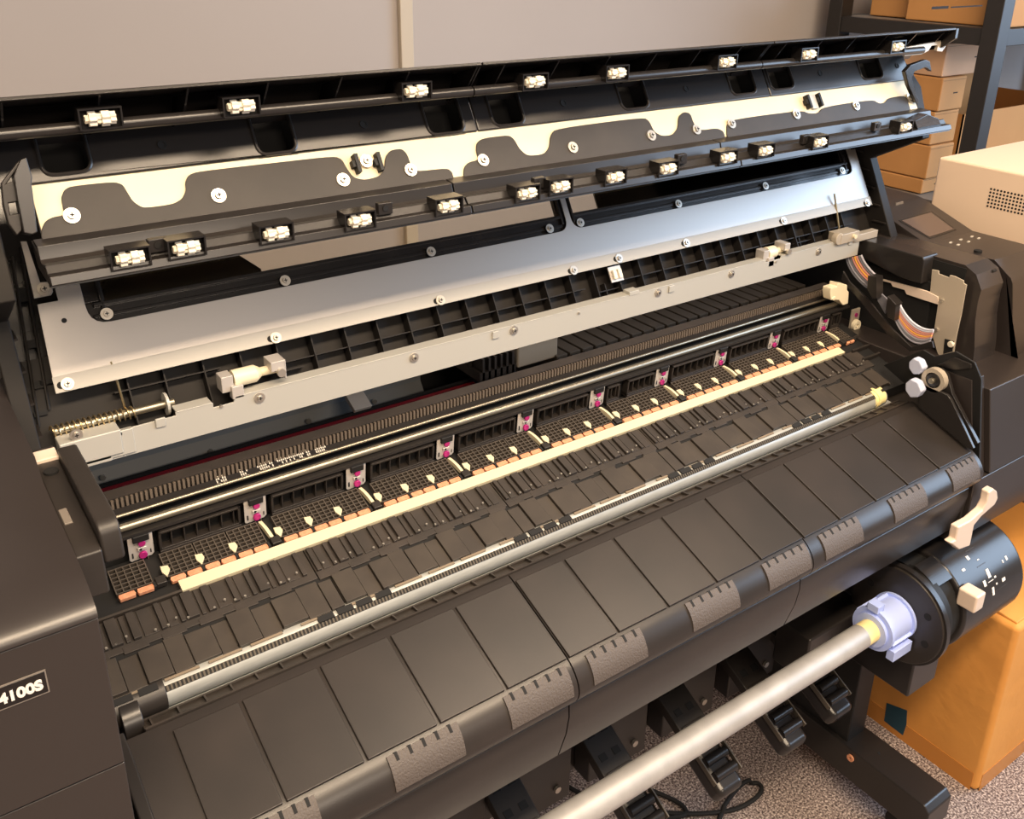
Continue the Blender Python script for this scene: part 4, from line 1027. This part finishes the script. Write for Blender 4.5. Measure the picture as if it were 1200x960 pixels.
# ---- take-up unit and its spindle ------------------------------------------------------------------------
d = 1.25; ty_, tz_ = d*math.cos(math.radians(57.4)), zr(-d*math.sin(math.radians(57.4)))
def xt(u, v): r = ray(u, v); return r.x/math.hypot(r.y, r.z)*d
xh = xt(1010, 745); xs_ = xt(1018, 740)
TU = thing('take_up_spindle', 'long bare aluminium roll spindle with pale blue end flange, lying across the guide arms', 'spindle', (.7, ty_, tz_-.02))
tr_ = .0198
MB().cyl((-.05, ty_, tz_), (xh-.004, ty_, tz_), tr_, 40).build('spindle_tube', M['tube'], TU, smooth=True)
MB().cyl((xh-.004, ty_, tz_), (xh+.022, ty_, tz_), tr_-.0008, 32).build('spindle_collar', M['yellow'], TU, smooth=True, label='cream yellow collar')
hb = MB(); hx = xh+.022
hb.cyl((hx, ty_, tz_), (hx+.008, ty_, tz_), .029, 36); hb.cyl((hx+.006, ty_, tz_), (hx+.012, ty_, tz_), .038, 40); hb.cyl((hx+.01, ty_, tz_), (hx+.067, ty_, tz_), .035, 40); hb.cyl((hx+.064, ty_, tz_), (hx+.069, ty_, tz_), .040, 40)
HUB = hb.build('spindle_flange', M['blue'], TU, smooth=True, label='pale blue flange')
b = MB()
for t in (20, 60, 200, 245, 300):
    a = math.radians(t); c = Vector((0, math.cos(a), math.sin(a))); q = Vector((hx+.012, ty_, tz_)); s_ = Vector((0, -math.sin(a), math.cos(a)))
    b.hexa([q+c*.032-s_*.002, q+c*.032+s_*.002, q+c*.040+s_*.002, q+c*.040-s_*.002] + [v_+Vector((.055, 0, 0)) for v_ in (q+c*.032-s_*.002, q+c*.032+s_*.002, q+c*.040+s_*.002, q+c*.040-s_*.002)])
a = math.radians(262); 
b.box(hx+.016, hx+.066, ty_-.040, ty_-.026, tz_-.046, tz_-.026)
b.box(hx+.002, hx+.020, ty_-.006, ty_+.014, tz_+.034, tz_+.048)
each(b, 'flange_rib', M['blue'], HUB, bev=.001)
ux = hx+.070
mx0 = ux+.040; R2 = .095; cy2, cz2 = ty_+.020, tz_-.012
TK = MB().cyl((mx0+.045, cy2, cz2), (1.560, cy2, cz2), R2, 72).build('take_up_unit', M['semi'], PR, bev=.006, label='black drum shaped take-up motor unit with white symbols')
DR = TK
MB().cyl((ux, ty_, tz_), (ux+.012, ty_, tz_), .086, 56).build('unit_disc', M['plastic'], TK, bev=.002)
MB().cyl((ux+.010, ty_, tz_), (ux+.045, ty_, tz_), .075, 56).build('unit_neck', M['dark'], TK, smooth=True)
MB().ring((ux+.004, ty_, tz_), (1, 0, 0), .0845, .090, .010, 56).build('disc_band', M['semi'], TK, smooth=True)
mb = MB()
for t in (150, 200, 30, 330):
    a = math.radians(t); mb.cyl((ux-.0006, ty_+.062*math.cos(a), tz_+.062*math.sin(a)), (ux, ty_+.062*math.cos(a), tz_+.062*math.sin(a)), .0065, 16)
each(mb, 'disc_hole', M['hole'], TK)
MB().cyl((mx0, cy2, cz2), (mx0+.05, cy2, cz2), R2-.010, 64).build('unit_recess', M['hole'], TK, smooth=True)
MB().arc(cy2, cz2, R2-.004, R2+.0005, 100, 128, mx0-.004, mx0+.045, 12).build('drum_flap', M['semi'], TK, smooth=True)
MB().box(ux+.040, mx0+.085, ty_-.03, ty_+.10, tz_-.180, tz_-.02).build('unit_bracket', M['semi'], TK, bev=.004)
MB().box(ux-.14, ux+.02, ty_+.06, ty_+.13, tz_-.12, tz_-.03).build('unit_arm', M['semi'], TK, bev=.004)
MB().box(fx0+.01, fx1-.01, ty_+.10, .95, .13, tz_-.05).build('unit_mount', M['dark'], TK, bev=.003)
def drumpt(u, v, off=.0):
    r = ray(u, v); R = R2+off; dy, dz = r.y, r.z; oy, oz = -cy2, H-cz2
    A = dy*dy+dz*dz; B = 2*(oy*dy+oz*dz); D = B*B-4*A*(oy*oy+oz*oz-R*R)
    if D < 0: return None
    k = (-B-math.sqrt(D))/(2*A); q = CAM+r*k; return q
def dmark(u, v, w, h, name='drum_mark', m='labelwhite', rot=0, th=.0005, par=None):
    q = drumpt(u, v)
    if q is None: return
    n = Vector((0, q.y-cy2, q.z-cz2)).normalized(); t = Vector((1, 0, 0)); s = n.cross(t)
    c_, s_ = math.cos(rot), math.sin(rot); t2 = t*c_+s*s_; s2 = s*c_-t*s_
    P = [q-n*.002+t2*a*w/2+s2*b*h/2 for a, b in ((-1, -1), (1, -1), (1, 1), (-1, 1))]
    MB().hexa(P+[v_+n*(.002+th) for v_ in P]).build(name, M[m], par or DR, bev=0)
for u, v, w, h in ((1134, 654, .007, .007), (1146, 656, .005, .002), (1129, 668, .008, .004), (1158, 672, .008, .015), (1154, 684, .007, .010), (1166, 676, .005, .003), (1179, 654, .005, .007), (1175, 658, .003, .005), (1164, 693, .006, .014), (1168, 684, .004, .003), (1176, 679, .010, .006)):
    dmark(u, v, w, h)
dmark(1161, 681, .016, .0012); dmark(1171, 690, .05, .0012, m='platen')
for (u, v, w, h) in ((1136, 644, .026, .0012), (1150, 662, .026, .0012)): dmark(u, v, w, h, m='platen', name='drum_panel_edge')
q = drumpt(1133, 704) or Vector((mx0+.05, cy2-R2, cz2))
MB().box(q.x-.014, q.x+.014, q.y-.022, q.y+.012, q.z-.008, q.z+.026).build('unit_switch', M['beige'], TK, bev=.004, label='beige rocker lever')

# ------------------------------------------------------------------ cable on the carpet
cab = [onz(u, v, .006) for u, v in ((640, 905), (690, 935), (745, 948), (800, 954), (850, 951), (876, 942), (892, 928), (888, 918), (872, 921), (858, 935), (846, 953), (838, 975))]
def smooth_path(P, n=6):
    out = []
    for i in range(len(P)-1):
        p0, p1, p2, p3 = P[max(i-1, 0)], P[i], P[i+1], P[min(i+2, len(P)-1)]
        for k in range(n):
            t = k/n; out.append(.5*((2*p1)+(p2-p0)*t+(2*p0-5*p1+4*p2-p3)*t*t+(-p0+3*p1-3*p2+p3)*t**3))
    return out+[P[-1]]
sm = smooth_path(cab); 
for i in range(len(sm)): sm[i].z = .006 + (.010 if 45 < i < 60 else 0)
CB = thing('power_cable', 'thin black power cable looping on the carpet below the spindle', 'cable', (.75, .85, 0))
MB().tube(sm, .0045, 10).build('cable_loop', M['rubber'], CB, smooth=True)
cb2 = smooth_path([onz(u, v, .006) for u, v in ((760, 925), (790, 938), (803, 948), (800, 956), (770, 958), (735, 940), (700, 920))])
MB().tube(cb2, .0045, 10).build('cable_bend', M['rubber'], CB, smooth=True)
bc = smooth_path([Vector(p) for p in ((-.02, .90, zr(-.46)), (-.005, .93, zr(-.35)), (.01, .97, zr(-.30)))])

# ------------------------------------------------------------------ big carton on the floor
q = onz(1149, 925, 0); bx0, by0 = q.x-.02, q.y
q2_ = onz(1004, 828, 0)
bh = H-1.20
BC = thing('carton', 'large orange-brown cardboard carton on the carpet beside the printer stand', 'box', (bx0+.2, by0+.23, 0))
MB().box(bx0, bx0+.42, by0, by0+.46, 0, bh).build('carton_body', M['cardbig'], BC, bev=.012)
mb = MB().hexa([(bx0+.01, by0+.01, bh-.002), (bx0+.41, by0+.01, bh-.002), (bx0+.41, by0+.22, bh-.002), (bx0+.01, by0+.22, bh-.002), (bx0+.01, by0+.01, bh+.004), (bx0+.41, by0+.01, bh+.004), (bx0+.41, by0+.22, bh+.016), (bx0+.01, by0+.22, bh+.016)])
mb.build('carton_flap', M['cardbig'], BC, bev=.002)
mb = MB().hexa([(bx0+.01, by0+.235, bh-.002), (bx0+.41, by0+.235, bh-.002), (bx0+.41, by0+.45, bh-.002), (bx0+.01, by0+.45, bh-.002), (bx0+.01, by0+.235, bh+.018), (bx0+.41, by0+.235, bh+.018), (bx0+.41, by0+.45, bh+.004), (bx0+.01, by0+.45, bh+.004)])
mb.build('carton_flap', M['cardbig'], BC, bev=.002)
tp_ = [onx(u, v, bx0-.001) for u, v in ((1039, 824), (1063, 833), (1062, 850), (1058, 862), (1036, 845))]
MB().ext(tp_, (.0006, 0, 0)).build('tape_patch', M['tape'], BC, label='dark teal tape patch')
MB().box(bx0-.0008, bx0, by0+.012, by0+.448, .0, .045).build('packing_tape', M['cleartape'], BC)
MB().box(bx0+.012, bx0+.40, by0-.0008, by0, .0, .045).build('packing_tape', M['cleartape'], BC)

# ------------------------------------------------------------------ desk and perforated cream box
wx = 1.80; w0 = onx(1100.5, 184, wx); wz = w0.z; wy1 = w0.y
PD = thing('pedestal_cabinet', 'plain grey pedestal cabinet under the cream perforated box', 'cabinet', (2.2, .78, 0))
MB().box(2.06, 2.36, .52, wy1+.04, .0, wz-.312).build('cabinet_body', M['desk'], PD, bev=.002)
for z in (.06, .35, .62): MB().box(2.075, 2.345, .505, .521, z, z+.24).build('drawer', M['desk'], PD, bev=.002)
WB = thing('equipment_box', 'cream sheet metal equipment box with a grid of round vent holes', 'equipment', (2.05, .8, wz-.312))
MB().box(wx, 2.33, .52, wy1, wz-.31, wz).build('box_body', M['whitebox'], WB, bev=.005)
mb = MB(); g0 = onx(1161.5, 221.5, wx)
for i in range(14):
    for j in range(6):
        y = g0.y-.0068*i*1.0; z = g0.z-.0068*j; mb.cyl((wx-.0004, y, z), (wx+.001, y, z), .0022, 10)
mb.build('vent_holes', M['holes'], WB)

# ------------------------------------------------------------------ black rack with cartons
RX = 2.38; yb_ = 1.75; yf = 1.288
RK = thing('storage_rack', 'black steel shelving rack against the wall behind the printer', 'rack', (3.0, 1.52, 0))
zsh = zat(1169, 36, yf)+.0   # top shelf height
for x in (RX, 3.70):
    for y in (yf-.002, yb_): MB().box(x, x+.052, y, y+.045, 0, 2.35).build('rack_post', M['rack'], RK, bev=.003)
zs_top = onx(1169, 35, RX).z; zs_bot = onx(1169, 45, RX).z
for z in (zs_top, zr(-.66), .35):
    mb = MB().box(RX+.005, RX+.03, yf, yb_+.045, z-.042, z); mb.box(3.70, 3.73, yf, yb_+.045, z-.042, z); mb.box(RX+.02, 3.73, yf-.001, yf+.02, z-.042, z); mb.box(RX+.02, 3.73, yb_+.02, yb_+.042, z-.042, z)
    mb.build('rack_beam', M['rack'], RK, bev=.002)
    MB().box(RX+.02, 3.72, yf+.01, yb_+.03, z-.012, z-.001).build('rack_shelf', M['desk'], RK)
def carton(x0, x1, y0, y1, z0, z1, label, m='card', mark=None, group='cartons on the rack'):
    t = thing('cardboard_box', label, 'box', ((x0+x1)/2, (y0+y1)/2, z0), group)
    MB().box(x0, x1, y0, y1, z0+.001, z1-.001).build('box_body', M[m], t, bev=.004)
    MB().box(x0+.004, x1-.004, y0-.0006, y0+.02, (z0+z1)/2+(z1-z0)*.40, (z0+z1)/2+(z1-z0)*.405).build('box_seam', M['holes'], t)
    if mark: 
        mx_ = MB(); 
        for (a, b, c, d_) in mark: mx_.box(a, b, y0-.0008, y0, c, d_)
        mx_.build('box_print', M['holes'], t)
    return t
fy = 1.45
def fp(u, v, y=fy): return ony(u, v, y)
zlow = zr(-.66)
# stack on the middle shelf
edges = [zr(-.66)] + [fp(u, v).z for u, v in ((1093, 208), (1118, 165.5), (1120, 127.5), (1120, 89))] + [fp(1120, 50).z]
names = ['lowest box of the tilting brown stack on the rack, just above the console', 'second brown box from the bottom of the stack on the rack', 'third brown box from the bottom of the stack on the rack', 'fourth brown box of the stack, short side mark facing out', 'pale wide cardboard box topping the stack on the rack']
xst = [(fp(1064, 195).x, fp(1112, 190).x), (fp(1067, 190).x, fp(1114, 180).x), (fp(1070, 150).x, fp(1121, 147).x), (fp(1078, 110).x, fp(1128, 107).x), (fp(1076, 75).x, fp(1155, 65).x)]
xleft = RX+.06
for i in range(5):
    a, b = max(xst[i][0], xleft), xst[i][1]
    zc_ = (edges[i]+edges[i+1])/2
    carton(a, b, fy-.006*(i % 2), fy+.26, edges[i], edges[i+1], names[i], 'cardpale' if i == 4 else 'card', [(b-.055, b-.035, zc_, zc_+.003)])
# large open carton behind the front post
OB = thing('open_carton', 'open brown carton with raised flap on the rack, right of the box stack', 'box', (3.0, 1.5, zlow))
oy = fy+.02; ox0 = fp(1124, 150, oy).x+.012
zo = fp(1150, 131, oy).z
mb = MB().box(ox0, ox0+.62, oy, oy+.004, zlow+.001, zo); mb.box(ox0, ox0+.004, oy, oy+.27, zlow+.001, zo); mb.box(ox0+.616, ox0+.62, oy, oy+.27, zlow+.001, zo); mb.box(ox0, ox0+.62, oy+.266, oy+.27, zlow+.001, zo); mb.box(ox0, ox0+.62, oy, oy+.27, zlow+.001, zlow+.005)
mb.build('carton_body', M['card'], OB)
MB().box(ox0, ox0+.62, oy+.266, oy+.27, zo, fp(1150, 88, oy).z).build('carton_flap', M['card'], OB)
# on the top shelf
tz0 = zs_top
a, b = ony(1067, 10, yf+.03), ony(1172, 10, yf+.03)
carton(RX+.062, RX+.062+.42, yf+.012, yf+.30, tz0, tz0+.18, 'brown printed carton on the top rack shelf, left of the front post', 'card', [(ony(1092, 8, yf+.012).x, ony(1111, 9, yf+.012).x, ony(1100, 9, yf+.012).z-.003, ony(1100, 9, yf+.012).z+.003), (ony(1114, 10, yf+.012).x, ony(1150, 12, yf+.012).x, ony(1100, 9, yf+.012).z-.002, ony(1100, 9, yf+.012).z+.001)])
carton(RX+.10, RX+.46, yf+.31, yf+.44, tz0, tz0+.14, 'darker brown box at the back of the top rack shelf', 'card')
carton(RX+.50, RX+.90, yf+.02, yf+.35, tz0, tz0+.2, 'pale cardboard box right of the front post on the top shelf', 'cardpale')

# ------------------------------------------------------------------ light and camera
def area(name, loc, target, size, power, col, sy=None):
    l = bpy.data.lights.new(name, 'AREA'); l.energy = power; l.color = col; l.size = size; l.shape = 'RECTANGLE'; l.size_y = sy or size
    o = bpy.data.objects.new(name, l); C.objects.link(o); o.location = loc
    o.rotation_euler = (Vector(target)-Vector(loc)).to_track_quat('-Z', 'Y').to_euler(); return o
area('ceiling_and_fill_lamp', (.45, -.25, 2.66), (.45, -.24, 0), 2.7, 84, (1.0, .78, .55), .30)
area('ceiling_and_fill_lamp', (1.5, .55, 2.66), (1.5, .56, 0), 1.2, 14, (1.0, .80, .60), .3)
area('ceiling_and_fill_lamp', (.7, -2.1, 2.66), (.8, -1.6, 0), 1.4, 40, (1.0, .82, .64), .5)  # added front fill, reaches the rear panels under the raised lid
area('window_light', (4.0, -.65, 1.95), (2.0, -.2, 1.3), 2.3, 95, (.56, .75, 1.0), 1.7)
w = bpy.data.worlds.new('room_light'); bpy.context.scene.world = w; w.use_nodes = True
w.node_tree.nodes['Background'].inputs[0].default_value = (1.0, .84, .72, 1); w.node_tree.nodes['Background'].inputs[1].default_value = .25
cam_ = bpy.data.cameras.new('camera'); co = bpy.data.objects.new('camera', cam_); C.objects.link(co)
cam_.sensor_fit = 'HORIZONTAL'; cam_.sensor_width = 36; cam_.lens = FPX/1200*36
cam_.shift_y = -(480-PY)/1200; cam_.clip_start = .02
fwd = Vector((AX.z, AY.z, AZ.z)); right = Vector((AX.x, AY.x, AZ.x)); up = -Vector((AX.y, AY.y, AZ.y))
R = Matrix((right, up, -fwd)).transposed()
co.matrix_world = Matrix.Translation(CAM) @ R.to_4x4()
bpy.context.scene.camera = co
sc = bpy.context.scene
sc.view_settings.view_transform = 'Standard'; sc.view_settings.look = 'None'; sc.view_settings.gamma = 1; sc.view_settings.use_curve_mapping = False
sc.view_settings.exposure = 0.30
